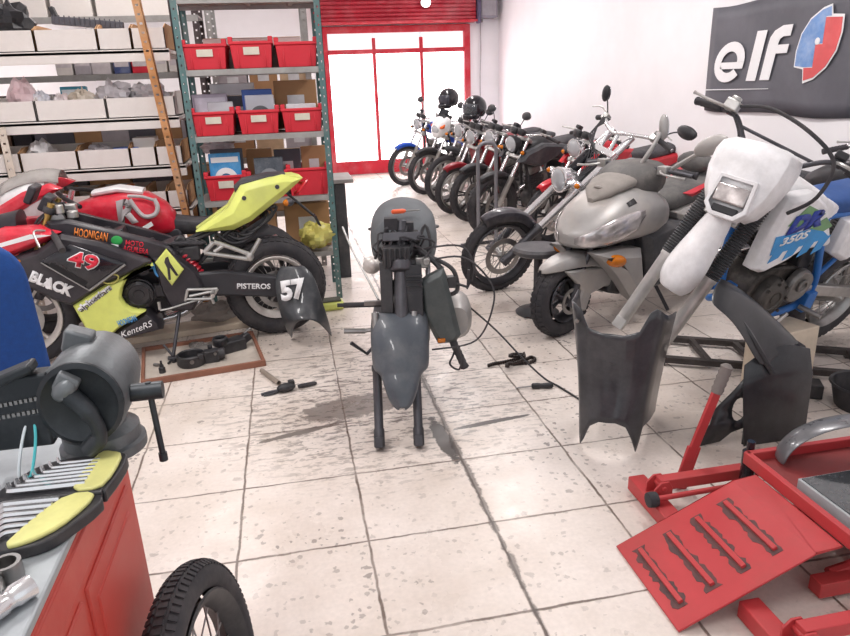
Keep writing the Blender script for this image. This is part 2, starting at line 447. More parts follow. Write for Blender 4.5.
# emblem: pointed leaf, blue upper half and red lower half, white edge
def W3(px, pz): return (4.60 - px*1.08, 1.385 + pz*1.05)
leaf = [(0, .10), (.0, .20), (.03, .31), (.10, .40), (.20, .455), (.27, .47), (.285, .41), (.38, .40), (.385, .30), (.36, .19), (.29, .09), (.19, .02), (.10, -.005), (.085, .085)]
bl([W3(x, z) for x, z in leaf], wl, 'emblem_edge')
def sc_(pts, k=.94): return [W3(.19 + (x-.19)*k, .23 + (z-.23)*k) for x, z in pts]
eb_, er_ = mat('emblem_blue', '6d97d2', .5, dirt='d7e2ee', dirt_amt=.55, scale=5), mat('emblem_red', 'de5c5e', .5, dirt='e98a84', dirt_amt=.5, scale=5)
def up(o): o.location.x -= .003; return o
up(bl(sc_([(0, .10), (0, .20), (.03, .31), (.10, .40), (.20, .455), (.27, .47), (.283, .41), (.235, .41), (.235, .24), (.17, .24), (.17, .09), (.085, .09)]), eb_, 'emblem'))
up(bl(sc_([(.237, .405), (.38, .395), (.385, .30), (.36, .19), (.29, .09), (.19, .02), (.10, 0.0), (.088, .085), (.173, .085), (.173, .235), (.237, .235)]), er_, 'emblem'))
bl([(5.66, 1.325), (5.66, 1.333), (4.85, 1.345), (4.85, 1.341)], wl, 'underline')

up(up(bl([W3(.19+.022*math.cos(2*PI*k/16), .255+.022*math.sin(2*PI*k/16)) for k in range(16)], wl, 'centre_dot')))  # white dot at the centre of the emblem, part of its design
# ------------------------------------------------------------------ wheels and motorcycles (local: x forward, y to the rider's left, z up)
def wheel(parent, X, Rw=.3, tw=.05, rim=steel, kind='spoke', disc=True, drum=False, tread=True, n=40, spokes_m=steel, twist=0., sprocket=False):
    rr = Rw - tw*1.05
    b = MB(X)
    w2 = tw*.55
    b.lathe([(rr-.012, -w2*.75), (rr+.006, -w2), (rr+.010, -w2*.9), (rr-.004, -w2*.55), (rr-.016, 0), (rr-.004, w2*.55), (rr+.010, w2*.9), (rr+.006, w2), (rr-.012, w2*.75), (rr-.026, 0)], ax='Y', n=n, closed=True)
    wo = b.build('wheel', rim, parent)
    b = MB(X)
    prof = []
    for k in range(13):
        a = -2.35 + 4.7*k/12
        prof.append((Rw - tw*.52 + tw*.52*math.cos(a), tw*.56*math.sin(a)))
    b.lathe(prof, ax='Y', n=n)
    if tread:
        for k in range(n):
            for s in (-1, 0, 1):
                t = 2*PI*(k + .5*(s == 0))/n
                Q = R(t, 'Y') @ T(0, s*tw*.33, Rw - (.0 if s == 0 else tw*.10)) @ R(-s*.6, 'X')
                b.box((0, 0, 0), (2*PI*Rw/n*.62, tw*.26, .006), Q)
    b.build('tyre', rubber, wo)
    b = MB(X); hw = tw*.55
    b.lathe([(.012, -hw*1.5), (.018, -hw*1.4), (.034 if not drum else .075, -hw*1.1), (.034 if not drum else .08, -hw*.8), (.024 if not drum else .07, 0), (.034, hw*.8), (.034, hw*1.1), (.018, hw*1.4), (.012, hw*1.5)], ax='Y', n=20)
    b.build('hub', alu if kind == 'spoke' else rim, wo)
    b = MB(X)
    if kind == 'spoke':
        for k in range(28):
            a = 2*PI*k/28; s = 1 if k % 2 else -1; c = a + (.32 if (k//2) % 2 else -.32)
            b.tube([(.032*math.cos(c), s*hw*.9, .032*math.sin(c)), ((rr-.01)*math.cos(a), 0, (rr-.01)*math.sin(a))], .0021, 5)
    else:
        for k in range(kind):
            a = 2*PI*k/kind
            for o in (-.06, .06):
                pts = [((.03 + (rr-.04)*t)*math.cos(a + o*(1+t) + twist*t), 0, (.03 + (rr-.04)*t)*math.sin(a + o*(1+t) + twist*t)) for t in (0, .35, .7, 1.)]
                b.tube(pts, [.013, .011, .009, .011], 6)
    b.build('spokes', spokes_m if kind == 'spoke' else rim, wo)
    if disc:
        b = MB(X); yo = hw*1.45; dr = rr*.62
        b.lathe([(dr*.72, yo-.002), (dr, yo-.002), (dr, yo+.002), (dr*.72, yo+.002)], ax='Y', n=32, closed=True)
        for k in range(5):
            a = 2*PI*k/5; b.tube([(.02*math.cos(a), yo, .02*math.sin(a)), (dr*.78*math.cos(a+.25), yo, dr*.78*math.sin(a+.25))], .007, 5)
        for k in range(24):
            a = 2*PI*k/24; b.cyl((dr*.86*math.cos(a), yo+.0022, dr*.86*math.sin(a)), .006, .001, 'Y', 6)
        b.build('brake_disc', steel, wo)
    if sprocket:
        b = MB(X); yo = hw*1.6
        b.lathe([(.03, yo-.002), (.09, yo-.002), (.09, yo+.002), (.03, yo+.002)], ax='Y', n=36, closed=True)
        b.build('sprocket', darksteel, wo)
    return wo

def fender(parent, X, Rf, a0, a1, w, m, name='fender', crown=.02, skirt=.03, n=16, taper=(1., 1.)):
    # arc about the wheel axle; angle 0 = straight up, positive = forward
    rows = []
    for i in range(n+1):
        a = a0 + (a1-a0)*i/n; t = i/n
        k = math.sin(PI*min(1, max(0, t)))
        ww = w*(taper[0]*(1-t) + taper[1]*t) if t < 0 else w*min(1, .55 + 1.6*min(t/max(.01, 1)*1. if t < .5 else (1-t), .3))
        row = []
        for j in range(9):
            u = -1 + j/4.
            rad_ = Rf + crown*(1-u*u) - skirt*max(0, abs(u)-.74)/.26
            row.append((rad_*math.sin(a), u*ww/2, rad_*math.cos(a)))
        rows.append(row)
    return MB(X).grid(rows).build(name, m, parent, sol=.004)

def fork_legs(parent, X, sp_=.095, L=.72, up=chrome, low=alu, r1=.018, r2=.026, frac=.45, boot=None, arch=False):
    for s in (-1, 1):
        b = MB(X); b.lathe([(r2*.7, -.03), (r2, -.015), (r2, L*frac-.02), (r2*1.12, L*frac-.015), (r2*1.12, L*frac), (r1, L*frac+.003)], (0, s*sp_, 0), n=14)
        b.box((.004, s*sp_, -.01), (.05, r2*1.7, .05))
        lo = b.build('fork_leg', low, parent)
        MB(X).lathe([(r1, L*frac-.01), (r1, L)], (0, s*sp_, 0), n=14).build('stanchion', up, lo)
        if boot:
            pr = []
            for k in range(2*int((L*(1-frac)-.06)/.012)):
                pr.append((r2*1.35 if k % 2 else r2*1.08, L*frac + .006*k))
            MB(X).lathe([(r1, L*frac)] + pr + [(r1, pr[-1][1])], (0, s*sp_, 0), n=16).build('gaiter', boot, lo)
def clamps(parent, X, sp_, zs, m=alu, off=.04):
    for z in zs:
        b = MB(X)
        for s in (-1, 1): b.lathe([(.03, z-.018), (.032, z-.014), (.032, z+.014), (.03, z+.018)], (0, s*sp_, 0), n=14)
        b.box((-off*.5, 0, z), (off+.03, sp_*2, .03)); b.cyl((-off, 0, z), .03, .036)
        b.build('triple_clamp', m, parent, bev=.003)
def handlebar(parent, X, z0, rise, half, back, m=chrome, lever=True, cross=False, gm=rubber, ends=True):
    pts = [(0, 0, z0), (0, .05, z0), (-.005, .11, z0+rise*.25), (-.01-back*.2, .20, z0+rise*.9), (-back*.5, half-.13, z0+rise), (-back, half, z0+rise-.015)]
    L_ = [(p[0], -p[1], p[2]) for p in reversed(pts[1:])] + pts
    hb = MB(X).tube(sp(L_, 5), .011, 10).build('handlebar', m, parent)
    if cross: MB(X).rod((-.012-back*.1, -.17, z0+rise*.7), (-.012-back*.1, .17, z0+rise*.7), .007).build('crossbar', m, hb)
    for s in (-1, 1):
        a, c = V((-back*.56, s*(half-.12), z0+rise-.002)), V((-back, s*half, z0+rise-.015))
        d = (c-a); b = MB(X); pr = [(.0165 + (.0014 if k % 2 else 0), d.length*k/14) for k in range(15)]
        b.lathe([(.011, 0)] + pr + [(.019, d.length), (.017, d.length+.008)], a, d, 12); b.build('grip', gm, hb)
        if lever:
            e = a - d.normalized()*.045
            b = MB(X); b.box(e, (.035, .04, .035)); b.box(e + V((.015, 0, .03)), (.05, .05, .03)); b.build('switchgear', black, hb, bev=.006)
            b = MB(X); b.tube(sp([e + V((.02, 0, 0)), e + V((.055, s*.03, -.004)), e + V((.06, s*.10, -.008)), e + V((.05, s*.17, -.006))], 4), [.007]*9 + [.006]*3 + [.0085], 8); b.build('lever', alu, hb)
    return hb
def mirror(parent, X, base, top, r=(.062, .02, .045), m=black, name='mirror', tilt=0.):
    b = MB(X); b.tube(sp([base, tuple(V(base).lerp(V(top), .5) + V((0, 0, .02))), top], 5), .005, 7)
    b.ell((top[0]+.004, top[1], top[2]), (.024, r[0], r[2]), 16)
    o = b.build(name, m, parent)
    MB(X).ell((top[0]-.017, top[1], top[2]), (.006, r[0]*.88, r[2]*.86), 16).build('glass', mirrorg, o)
    return o
def cluster(parent, X, p, m=black, two=True):
    b = MB(X)
    for s in ((-.055, .055) if two else (0,)): b.lathe([(.03, -.05), (.045, -.03), (.047, .0), (.044, .006)], (p[0], p[1]+s, p[2]), V((-.5, 0, 1)), 18)
    o = b.build('gauge', m, parent)
    b = MB(X)
    for s in ((-.055, .055) if two else (0,)): b.cyl(V((p[0], p[1]+s, p[2])) + V((-.5, 0, 1)).normalized()*.007, .04, .002, V((-.5, 0, 1)), 18)
    b.build('dial', mat('dial', 'c9ccd2', .3), o)
def round_lamp(parent, X, p, r=.085, m=chrome, d=(1, 0, -.12), deep=.11):
    d = V(d).normalized()
    b = MB(X); b.lathe([(.012, -deep), (r*.55, -deep*.85), (r*.92, -deep*.35), (r, -.01), (r*1.04, 0), (r*1.02, .012), (r*.93, .012)], p, d, 24)
    o = b.build('headlight', m, parent)
    b = MB(X); b.lathe([(r*.94, .008), (r*.8, .024), (r*.5, .034), (.002, .038)], p, d, 24); b.build('lens', lens, o)
    b = MB(X); b.lathe([(r*.93, .004), (r*.6, -.03), (r*.2, -.055), (.002, -.06)], p, d, 24); b.build('reflector', reflector, o)
    return o
def indicator(parent, X, p, s, m=black):
    b = MB(X); b.rod((p[0], p[1]-s*.06, p[2]), (p[0], p[1], p[2]), .006, 6); b.ell((p[0], p[1], p[2]), (.03, .026, .024), 12)
    o = b.build('indicator', m, parent)
    MB(X).ell((p[0]+.014, p[1]+s*.004, p[2]), (.024, .022, .02), 12).build('lens', amber, o)

def engine_block(parent, x, z, s=1., X=None, fins=7, tilt=.25, m=engine, hm=enginelt, both=True):
    X = X if X is not None else M()
    E_ = X @ T(x, 0, z) @ M.Scale(s, 4)
    b = MB(E_); out = sp2([(.12, -.10), (.17, 0), (.12, .11), (0, .13), (-.12, .11), (-.22, .06), (-.24, -.04), (-.16, -.11), (0, -.13)], 4)
    b.plate(out, -.085, .085, 0)
    eo = b.build('engine', m, parent, bev=.012)
    for sd in (-1, 1):
        b = MB(E_)
        b.lathe([(.095, .0), (.092, .03), (.082, .045), (.06, .05), (.055, .044), (.03, .044), (.026, .052), (.001, .052)], (.04, sd*.085, 0), (0, sd, 0), 26)
        b.lathe([(.06, 0), (.056, .025), (.04, .034), (.001, .034)], (-.13, sd*.085, .01), (0, sd, 0), 20)
        for k in range(7):
            a = 2*PI*k/7; b.cyl((.04+.088*math.cos(a), sd*.118, .088*math.sin(a)), .008, .02, 'Y', 8)
        b.build('crankcase_cover', hm, eo)
    C = E_ @ T(.06, 0, .1) @ R(tilt, 'Y')
    b = MB(C); b.box((0, 0, .1), (.1, .1, .2))
    for k in range(fins): b.box((0, 0, .03 + k*.023), (.165 - .004*k, .165, .009))
    b.build('cylinder', m, eo, bev=.003, seg=1)
    b = MB(C); b.box((0, 0, .03+fins*.023+.03), (.14, .13, .065)); b.cyl((.03, 0, .03+fins*.023+.05), .035, .15, 'Y', 14); b.build('cylinder_head', hm, eo, bev=.008)
    b = MB(C); b.cyl((-.13, 0, .12), .028, .12, 'X', 14); b.box((-.15, 0, .09), (.06, .07, .08)); b.build('carburettor', hm, eo, bev=.006)
    return eo
def exhaust(parent, pts, r=.02, muf=None, m=chrome, side=-1):
    b = MB(); b.tube(sp(pts, 5), r, 10); o = b.build('exhaust', m, parent)
    if muf:
        a, c, mr = muf; d = V(c)-V(a)
        MB().lathe([(r, -.02), (mr*.8, .03), (mr, .07), (mr, d.length-.05), (mr*.8, d.length), (mr*.45, d.length+.005), (mr*.4, d.length-.02)], a, d, 16).build('muffler', m, o)
    return o

def moto(name, label, loc, rz, lean=7., wb=1.27, Rf=.3, Rr=.3, rake=26., off=.05, steer=0., fork=.72, tank='street', tankm=red, sidem=None, fendm=black, front='round', seat=seatm, rim=steel, kind='spoke', tw=.062, bar=(.05, .36, .12), z_bar=.0, mirrors=True, hi_fender=False, boot=None, lampm=chrome, forkm=alu, tailm=None, group='motorcycles parked along the wall', legshield=None, mirror_h=.17, frm=black, twr=None, disc=True):
    t = root(name, label, 'motorcycle', loc, rad(rz), rad(lean), group)
    sidem = sidem or tankm; tailm = tailm or fendm; twr = twr or tw
    F = T(0, 0, Rf) @ R(-rad(rake), 'Y') @ T(-off, 0, 0) @ R(rad(steer), 'Z') @ T(off, 0, 0)
    wheel(t, F @ R(.3, 'Y'), Rf, tw, rim, kind, disc=disc, drum=not disc)
    RX = T(-wb, 0, Rr)
    wheel(t, RX, Rr, twr, rim, kind, disc=False, drum=True, sprocket=True)
    fork_legs(t, F, .088, fork, low=forkm, boot=boot)
    clamps(t, F, .088, (fork-.2, fork-.02), off=off)
    if hi_fender: fender(t, F, Rf+.09, -.75, .55, .13, fendm, 'fender', crown=.03)
    else: fender(t, F @ R(rad(rake), 'Y'), Rf+.022, -1.15, .62, .125, fendm, 'fender', crown=.018)
    hb = handlebar(t, F, fork+.02+z_bar, bar[0], bar[1], bar[2])
    if mirrors:
        for s in (-1, 1): mirror(t, F, (-bar[2]*.4, s*(bar[1]-.16), fork+.03+z_bar+bar[0]), (-.0, s*(bar[1]-.07), fork+z_bar+bar[0]+mirror_h))
    LX = F @ R(rad(rake), 'Y')
    hz = fork-.10
    hp = F @ V((.07, 0, hz))
    LA = T(*hp) @ R(rad(steer), 'Z')
    if front == 'round':
        round_lamp(t, LA, (.03, 0, 0), .082, lampm); cluster(t, LA, (-.05, 0, .13))
    elif front == 'cowl':
        b = MB(LA); b.loft([(-.1, .05, .10, .11, .12), (-.02, .03, .125, .13, .14), (.06, 0, .115, .12, .14), (.1, -.03, .08, .08, .1), (.115, -.04, .03, .04, .05)], 18, 2.8)
        o = b.build('headlight_cowl', sidem, t)
        MB(LA).ell((.095, 0, -.03), (.03, .085, .062), 16, R(.2, 'Y')).build('lens', lens, o)
        MB(LA).plate([(-.03, .1), (.03, .11), (-.04, .24), (-.07, .22)], -.08, .08).build('windscreen', mat('smoke_screen', '33353b', .1, trans=.5), o, bev=.01)
        cluster(t, LA, (-.09, 0, .15))
    for s in (-1, 1): indicator(t, LA, (.0, s*.15, -.06), s)
    # frame
    hx, hzz = (F @ V((-off, 0, fork-.1))).x, (F @ V((-off, 0, fork-.1))).z
    ex, ez = -wb*.5, .33
    b = MB()
    b.rod((hx+.05, 0, hzz-.11), (hx-.03, 0, hzz+.07), .03, 12)
    for s in (-1, 1):
        b.tube(sp([(hx, s*.025, hzz-.05), (ex+.17, s*.10, ez-.06), (ex+.08, s*.12, ez-.13), (ex-.2, s*.12, ez-.12), (ex-.27, s*.12, ez+.05), (ex-.3, s*.12, .66)], 5), .015, 8)
        b.tube(sp([(hx, s*.02, hzz), (ex-.05, s*.09, .72), (ex-.3, s*.12, .69), (-wb-.25, s*.1, .73)], 5), .014, 8)
        b.rod((ex-.28, s*.12, ez+.02), (-wb+.05, s*.11, .7), .011)
    b.build('frame', frm, t)
    engine_block(t, ex+.06, ez-.01, .95)
    exhaust(t, [(ex+.22, -.03, ez+.12), (ex+.3, -.06, ez+.04), (ex+.2, -.13, ez-.12), (ex-.1, -.15, ez-.13), (ex-.35, -.16, ez-.06)], .019, ((ex-.35, -.165, ez-.06), (-wb-.22, -.17, ez+.06), .045))
    for s in (-1, 1):
        b = MB(); b.box(((ex-.25-wb)/2, s*.105, (ez+Rr)/2-.01), (wb+ex-.25, .03, .045), R(math.atan2(Rr-ez, wb+ex), 'Y')); b.build('swingarm', frm, t, bev=.004)
        b = MB(); pr = [(.014, 0)]
        for k in range(16): pr.append((.03 if k % 2 else .022, .06+k*.0125))
        pr += [(.02, .27), (.02, .33)]
        b.lathe(pr, (-wb+.02, s*.13, Rr+.03), V((.13, 0, .36)), 12); b.build('shock', darksteel, t)
        b = MB(); b.cyl((ex-.05, s*.2, ez-.1), .014, .11, 'Y', 8); b.build('footpeg', rubber, t)
    if tank == 'street':
        x1 = hx-.06; x0 = x1-.52
        MB().loft([(x0, .74, .07, .05, .04), (x0+.05, .755, .10, .08, .06), (x0+.2, .80, .135, .10, .09), (x0+.38, .825, .145, .105, .1), (x0+.48, .82, .12, .09, .08), (x1+.0, .81, .07, .05, .05)], 20, 2.7).build('tank', tankm, t)
        MB().lathe([(.036, 0), (.038, .012), (.03, .02), (.001, .021)], (x1-.2, 0, .922), n=18).build('filler_cap', chrome, t)
        sx = x0+.06
    elif tank == 'shroud':
        x1 = hx-.02; x0 = x1-.5
        MB().loft([(x0, .75, .08, .05, .05), (x0+.1, .78, .12, .10, .08), (x0+.3, .83, .13, .13, .1), (x0+.45, .82, .10, .10, .1), (x1, .80, .06, .05, .05)], 20, 2.6).build('tank', tankm, t)
        for s in (-1, 1):
            o = MB().plate([(x1+.18, .74), (x1+.1, .83), (x1-.12, .90), (x1-.4, .87), (x1-.3, .76), (x1-.1, .68)], s*.12, s*.19, .025).build('shroud', sidem, t)
        sx = x0+.08
    else:   # step-through
        x1 = hx; sx = -wb*.56
        MB().loft([(sx+.05, .50, .06, .16, .12), (sx+.2, .45, .065, .10, .12), (sx+.35, .46, .06, .08, .09), (hx-.05, .66, .055, .08, .08), (hx+.03, .78, .05, .06, .06)], 16, 2.6).build('frame_cover', tankm, t)
        for s in (-1, 1):
            rows = [[(hx+.06 - .05*k + .015*math.sin(k), s*(.03 + .21*u/5), .84 - .12*k + .0*u - .01*(u/5)**2*k) for u in range(6)] for k in range(6)]
            rows = [[(p[0] - .05*(u/5)**2, p[1]*(1 if i < 4 else 1-.12*(i-3)), p[2]) for u, p in enumerate(r)] for i, r in enumerate(rows)]
            MB().grid(rows).build('leg_shield', legshield or tankm, t, sol=.006)
    zs = .775
    MB().loft([(sx, zs-.01, .07, .035, .04), (sx-.08, zs, .10, .04, .05), (sx-.3, zs-.005, .125, .045, .05), (sx-.5, zs+.015, .12, .045, .05), (-wb-.2, zs+.035, .09, .04, .04), (-wb-.26, zs+.04, .06, .025, .03)], 18, 3.).build('seat', seat, t)
    for s in (-1, 1):
        MB().plate([(sx-.02, .72), (-wb-.26, .79), (-wb-.28, .74), (-wb+.05, .64), (sx-.12, .52), (sx+.02, .56)], s*.10, s*.155, .02).build('side_panel', sidem, t)
    fender(t, RX, Rr+.05, -1.15, .35, .16, tailm, 'mudguard', crown=.02)
    b = MB(); b.box((-wb-.31, 0, .73), (.04, .12, .06)); b.build('tail_light', redlens, t, bev=.012)
    b = MB(); b.rod((ex-.1, .13, ez-.12), (ex-.16, .27, .015 + .27*math.tan(rad(lean))*0), .011); b.build('kickstand', darksteel, t)
    return t, F, LA

ROW = [
 dict(name='motorcycle', label='blue small motorcycle with round headlight parked first beside the glass door', loc=(1.70, 10.3, 0), rz=204, tankm=blue, fendm=blue, kind='spoke', mirror_h=.2, bar=(.07, .36, .12)),
 dict(name='motorcycle', label='black-fendered motorcycle with white and orange nose cowl next to the blue one', loc=(1.83, 9.35, 0), rz=203, tankm=white, sidem=white, fendm=black, front='cowl', mirrors=False),
 dict(name='motorcycle', label='black motorcycle with a bare grey front tyre between two helmets', loc=(1.90, 8.55, 0), rz=203, tankm=black, sidem=charcoal, fendm=charcoal, hi_fender=True, front='round'),
 dict(name='motorcycle', label='maroon step-through scooter-bike with red front fender behind the upright tube stand', loc=(1.86, 7.82, 0), rz=203, tank='cub', tankm=maroon, fendm=maroon, legshield=maroon, disc=False, boot=None, wb=1.2, Rf=.28, Rr=.28, mirrors=False),
 dict(name='motorcycle', label='dark motorcycle with red side panels and black front wheel behind the tube stand', loc=(1.93, 7.3, 0), rz=202, tankm=maroon, sidem=red, fendm=black, rim=black, kind=5),
 dict(name='motorcycle', label='black naked motorcycle with angular tank shrouds and pale headlight beside the tube stand', loc=(1.93, 6.56, 0), rz=201, tank='shroud', tankm=black, sidem=charcoal, fendm=black, front='round', lampm=black, rim=black, kind=5, tw=.08, mirrors=False),
]
for k in ROW:
    tt, FF, LA = moto(**k)
    if 'orange nose' in k['label']:
        MB(LA).plate([(.02, .06), (.08, .03), (.09, .0), (.03, .0)], -.128, .128).build('side_stripe', mat('orange_plastic', 'e0682a', .4), tt, bev=.01)
tt, FF, LA = moto('motorcycle', 'red motorcycle parked against the wall behind the chrome chopper', (2.28, 5.86, 0), 199, tank='shroud', tankm=red, sidem=red, fendm=red, front='round', rim=black, kind=5, tw=.085, mirrors=False)
for s in (-1, 1): MB().plate([(-.25, .74), (-.55, .72), (-.80, .45), (-.60, .22), (-.35, .30), (-.22, .55)], s*.13, s*.19, .02).build('fairing_panel', red, tt, bev=.006)
moto('motorcycle', 'black motorcycle parked along the wall behind the white and blue trail bike', (3.38, 3.2, 0), 268, lean=4, tankm=black, sidem=charcoal, front='round', mirrors=False, bar=(.1, .3, .12))
# helmets on handlebars
def helmet(label, loc, rz, shellm, visor):
    t = root('helmet', label, 'helmet', loc, rad(rz), group='helmets hung on handlebars')
    b = MB(); b.ell((0, 0, .115), (.145, .12, .135), 24, z0=-.72); b.build('shell', shellm, t)
    b = MB(); rows = []
    for i in range(7):
        z = .045 + .11*i/6
        k = math.sqrt(max(.05, 1-((z-.115)/.137)**2))
        rows.append([(.151*k*math.cos(a)+.004, .126*k*math.sin(a), z) for a in [(-1.15 + 2.3*j/14) for j in range(15)]])
    b.grid(rows).build('visor', visor, t, sol=.004)
    b = MB(); b.loft([(.02, .03, .105, .03, .045), (.1, .03, .09, .03, .045), (.15, .025, .05, .025, .04), (.165, .02, .02, .015, .02)], 16).build('chin_bar', shellm, t)
    MB().tube(sp([(.0, .1, .02), (.03, .06, -.05), (.03, -.06, -.05), (.0, -.1, .02)], 4), .006, 6).build('strap', black, t)
helmet('black open-visor helmet resting on the handlebar nearest the glass door', (2.2, 9.42, 1.13), 200, blackg, mat('smoke_visor', '4a4a55', .08, trans=.2))
helmet('black full-face helmet with clear raised visor above the maroon step-through', (2.15, 7.9, 1.06), 205, blackg, mat('clear_visor', '9da3ab', .06, trans=.8))
# inverted-U stand
us = root('tube_stand', 'grey upside-down U tube stand on flat feet beside the row of bikes', 'stand', (1.79, 6.18, 0), rad(8))
MB().tube(sp([(-.09, 0, .015), (-.09, 0, .80), (-.085, 0, .89), (-.04, 0, .93), (.04, 0, .93), (.085, 0, .89), (.09, 0, .80), (.09, 0, .015)], 5), .017, 10).build('hoop', mat('grey_tube', '7d7c82', .5, .3), us)
for x in (-.09, .09): MB().box((x-.05, 0, .014), (.26, .035, .024)).build('foot', darksteel, us, bev=.004)
# ------------------------------------------------------------------ the black, yellow and red race machine (number 49)
yel = mat('fluorescent_yellow', 'd9e176', .42, dirt='b9bb8a', dirt_amt=.25, scale=6)
blk = mat('fairing_black', '2c2a30', .38, dirt='7d7375', dirt_amt=.22, scale=7)
fair_red = mat('fairing_red', 'd52139', .3, coat=.3, dirt='e08a90', dirt_amt=.25)
wht = mat('sticker_white', 'eeeef0', .5, var=.03)
orange = mat('sticker_orange', 'f08a3c', .5)
redtx = mat('sticker_red', 'd8283f', .5, var=.05)
gold = mat('sticker_gold', 'c9c26a', .5)
bluetx = mat('sticker_blue', '4f93cf', .5)
green = mat('sticker_green', '2fa24f', .5)
whiterim = mat('white_rim', 'dfd9d4', .4, dirt='9b9088', dirt_amt=.3)
rb = root('race_motorcycle', 'black and yellow race motorcycle numbered 49 with red nose stripe and white wheel rims', 'motorcycle', (-1.52, 4.11, 0), rad(185.8), 0)
WB = 1.38
F = T(.06, 0, .3) @ R(-rad(25), 'Y')
FW = T(0, 0, .30)
wheel(rb, T(.06, 0, .30), .30, .085, whiterim, 3, disc=True, tread=False)
wheel(rb, T(-WB, 0, .31), .31, .115, whiterim, 'spoke', disc=True, n=44)
fork_legs(rb, F, .10, .70, up=mat('gold_stanchion', 'b89a5a', .3, .9), low=darksteel)
clamps(rb, F, .10, (.5, .66), black, off=.03)
fender(rb, T(0, 0, .3), .32, -.75, .75, .12, blk, 'fender')
# clip-on bars and their clutter
for s in (-1, 1):
    b = MB(F); b.tube([(.0, s*.1, .58), (-.05, s*.18, .57), (-.14, s*.34, .53)], .011, 10); o = b.build('clip_on_bar', black, rb)
    b = MB(F); b.tube([(-.07, s*.215, .562), (-.14, s*.34, .53)], .018, 12); b.build('grip', rubber, o)
    b = MB(F); b.tube(sp([(-.02, s*.2, .57), (.02, s*.26, .56), (-.04, s*.37, .52)], 4), .006, 6); b.build('lever', alu, o)
b = MB(); b.box((-.20, .02, .93), (.05, .14, .09), R(-.6, 'Y')); b.box((-.13, -.02, .98), (.04, .17, .1), R(-.5, 'Y')); b.build('instrument_panel', blk, rb, bev=.01)
b = MB()
for k in range(7):
    a = k*.9
    b.tube(sp([(-.30+.02*k, .03*math.sin(a), .80), (-.27, .08*math.cos(a), .90+.02*math.sin(a)), (-.16-.02*k, .12*math.sin(a+1), .86), (-.10, .1, .76)], 4), .006, 6)
b.build('wiring', rubber, rb)
b = MB(); b.box((-.24, .06, .86), (.07, .05, .07), R(.4, 'Y')); b.cyl((-.27, .10, .90), .022, .05, 'Z', 12); b.cyl((-.32, .05, .86), .03, .04, 'Z', 14); b.box((-.29, -.05, .88), (.08, .06, .05)); b.build('reservoir', alu, rb, bev=.006)
# fairing, both flanks
fair = [(.04, .67), (-.139, .707), (-.273, .785), (-.46, .723), (-.70, .592), (-.653, .562), (-.42, .474), (-.258, .385), (-.17, .43), (-.074, .505), (.05, .602)]
noser = [(.12, .80), (.003, .835), (-.16, .83), (-.275, .79), (-.193, .745), (.04, .665), (.12, .70)]
grn = [(-.258, .385), (-.42, .475), (-.70, .575), (-.705, .565), (-.60, .53), (-.555, .50), (-.525, .45), (-.51, .40), (-.525, .355), (-.56, .325), (-.628, .305), (-.466, .221), (-.378, .149), (-.321, .165)]
bel = [(-.628, .305), (-.69, .235), (-.70, .17), (-.52, .145), (-.375, .138), (-.466, .221)]
for s in (1, -1):
    MB().plate(fair, s*.17, s*.24, .018).build('fairing_panel', blk, rb, bev=.004)
    MB().plate(noser, s*.10, s*.225, .03).build('nose_panel', fair_red, rb, bev=.006)
    MB().plate(grn, s*.17, s*.235, .012).build('lower_fairing', yel, rb, bev=.004)
    MB().plate(bel, s*.05, s*.22, .02).build('belly_pan', blk, rb, bev=.004)
MB().loft([(.20, .74, .02, .02, .02), (.16, .75, .07, .06, .05), (.06, .78, .12, .10, .09), (-.05, .80, .13, .10, .1)], 18).build('nose_cone', blk, rb)
decal([(.07, .228, .755), (-.13, .228, .80), (-.23, .228, .785), (-.13, .228, .775), (.07, .228, .735)], wht, rb, 'stripe', (0, 1, 0), .002)
MB().ell((-.03, .238, .662), (.035, .012, .013), 12, R(.15, 'Y')).build('marker_lamp', amber, rb)
# raised air duct carrying the number
duct = [(-.15, .655), (-.315, .735), (-.575, .60), (-.365, .468)]
MB().plate(duct, .235, .262, .022).build('air_duct', blackg, rb, bev=.004)
decal([(-.19, .2625, .63), (-.34, .2625, .495), (-.37, .2625, .52), (-.21, .2625, .65)], mat('duct_dark', '121216', .4), rb, 'vent', (0, 1, 0), .001)
b = MB(); b.tube([(-.568, .262, .597), (-.365, .262, .472)], .007, 8); b.tube([(-.365, .262, .472), (-.16, .262, .652)], .004, 8); b.build('duct_rim', steel, rb)
def tx(body, m, a, c, h, y, bold=.02, shear=0., vv=None):
    # a, c = (x, z) start and end of the baseline on the plane y
    u = V((c[0]-a[0], 0, c[1]-a[1])); w = u.length
    v = vv or V((0, 1, 0)).cross(u)
    return text(body, m, rb, (a[0], y, a[1]), u, v, w, h, bold=bold, shear=shear)
tx('49', wht, (-.275, .620), (-.425, .568), .095, .2632, .05)
tx('49', redtx, (-.2835, .6247), (-.4215, .5767), .084, .2652, .03)
tx('BLACK', wht, (-.075, .555), (-.262, .440), .065, .2405, .06)
b = MB(); b.cyl((-.165, .244, .515), .014, .006, 'Y', 10); b.box((-.168, .244, .54), (.01, .006, .04)); b.build('plug_mark', wht, rb)
tx('alpinestars', wht, (-.300, .335), (-.485, .452), .050, .2362, .09)
tx('alpinestars', blk, (-.304, .341), (-.481, .452), .034, .2382, .0)
b = MB(); b.tube(sp([(-.43, .242, .60-.09), (-.41, .242, .555), (-.44, .242, .585), (-.48, .242, .575), (-.505, .242, .56), (-.53, .242, .575), (-.49, .242, .595)], 4), .004, 6)
b.tube(sp([(-.43, .242, .53), (-.45, .242, .498), (-.50, .242, .50), (-.52, .242, .53), (-.49, .242, .545), (-.46, .242, .53)], 4), .004, 6)
b.build('five_mark', gold, rb)
tx('HOONIGAN', bluetx, (-.475, .238), (-.575, .262), .036, .2365, .03)
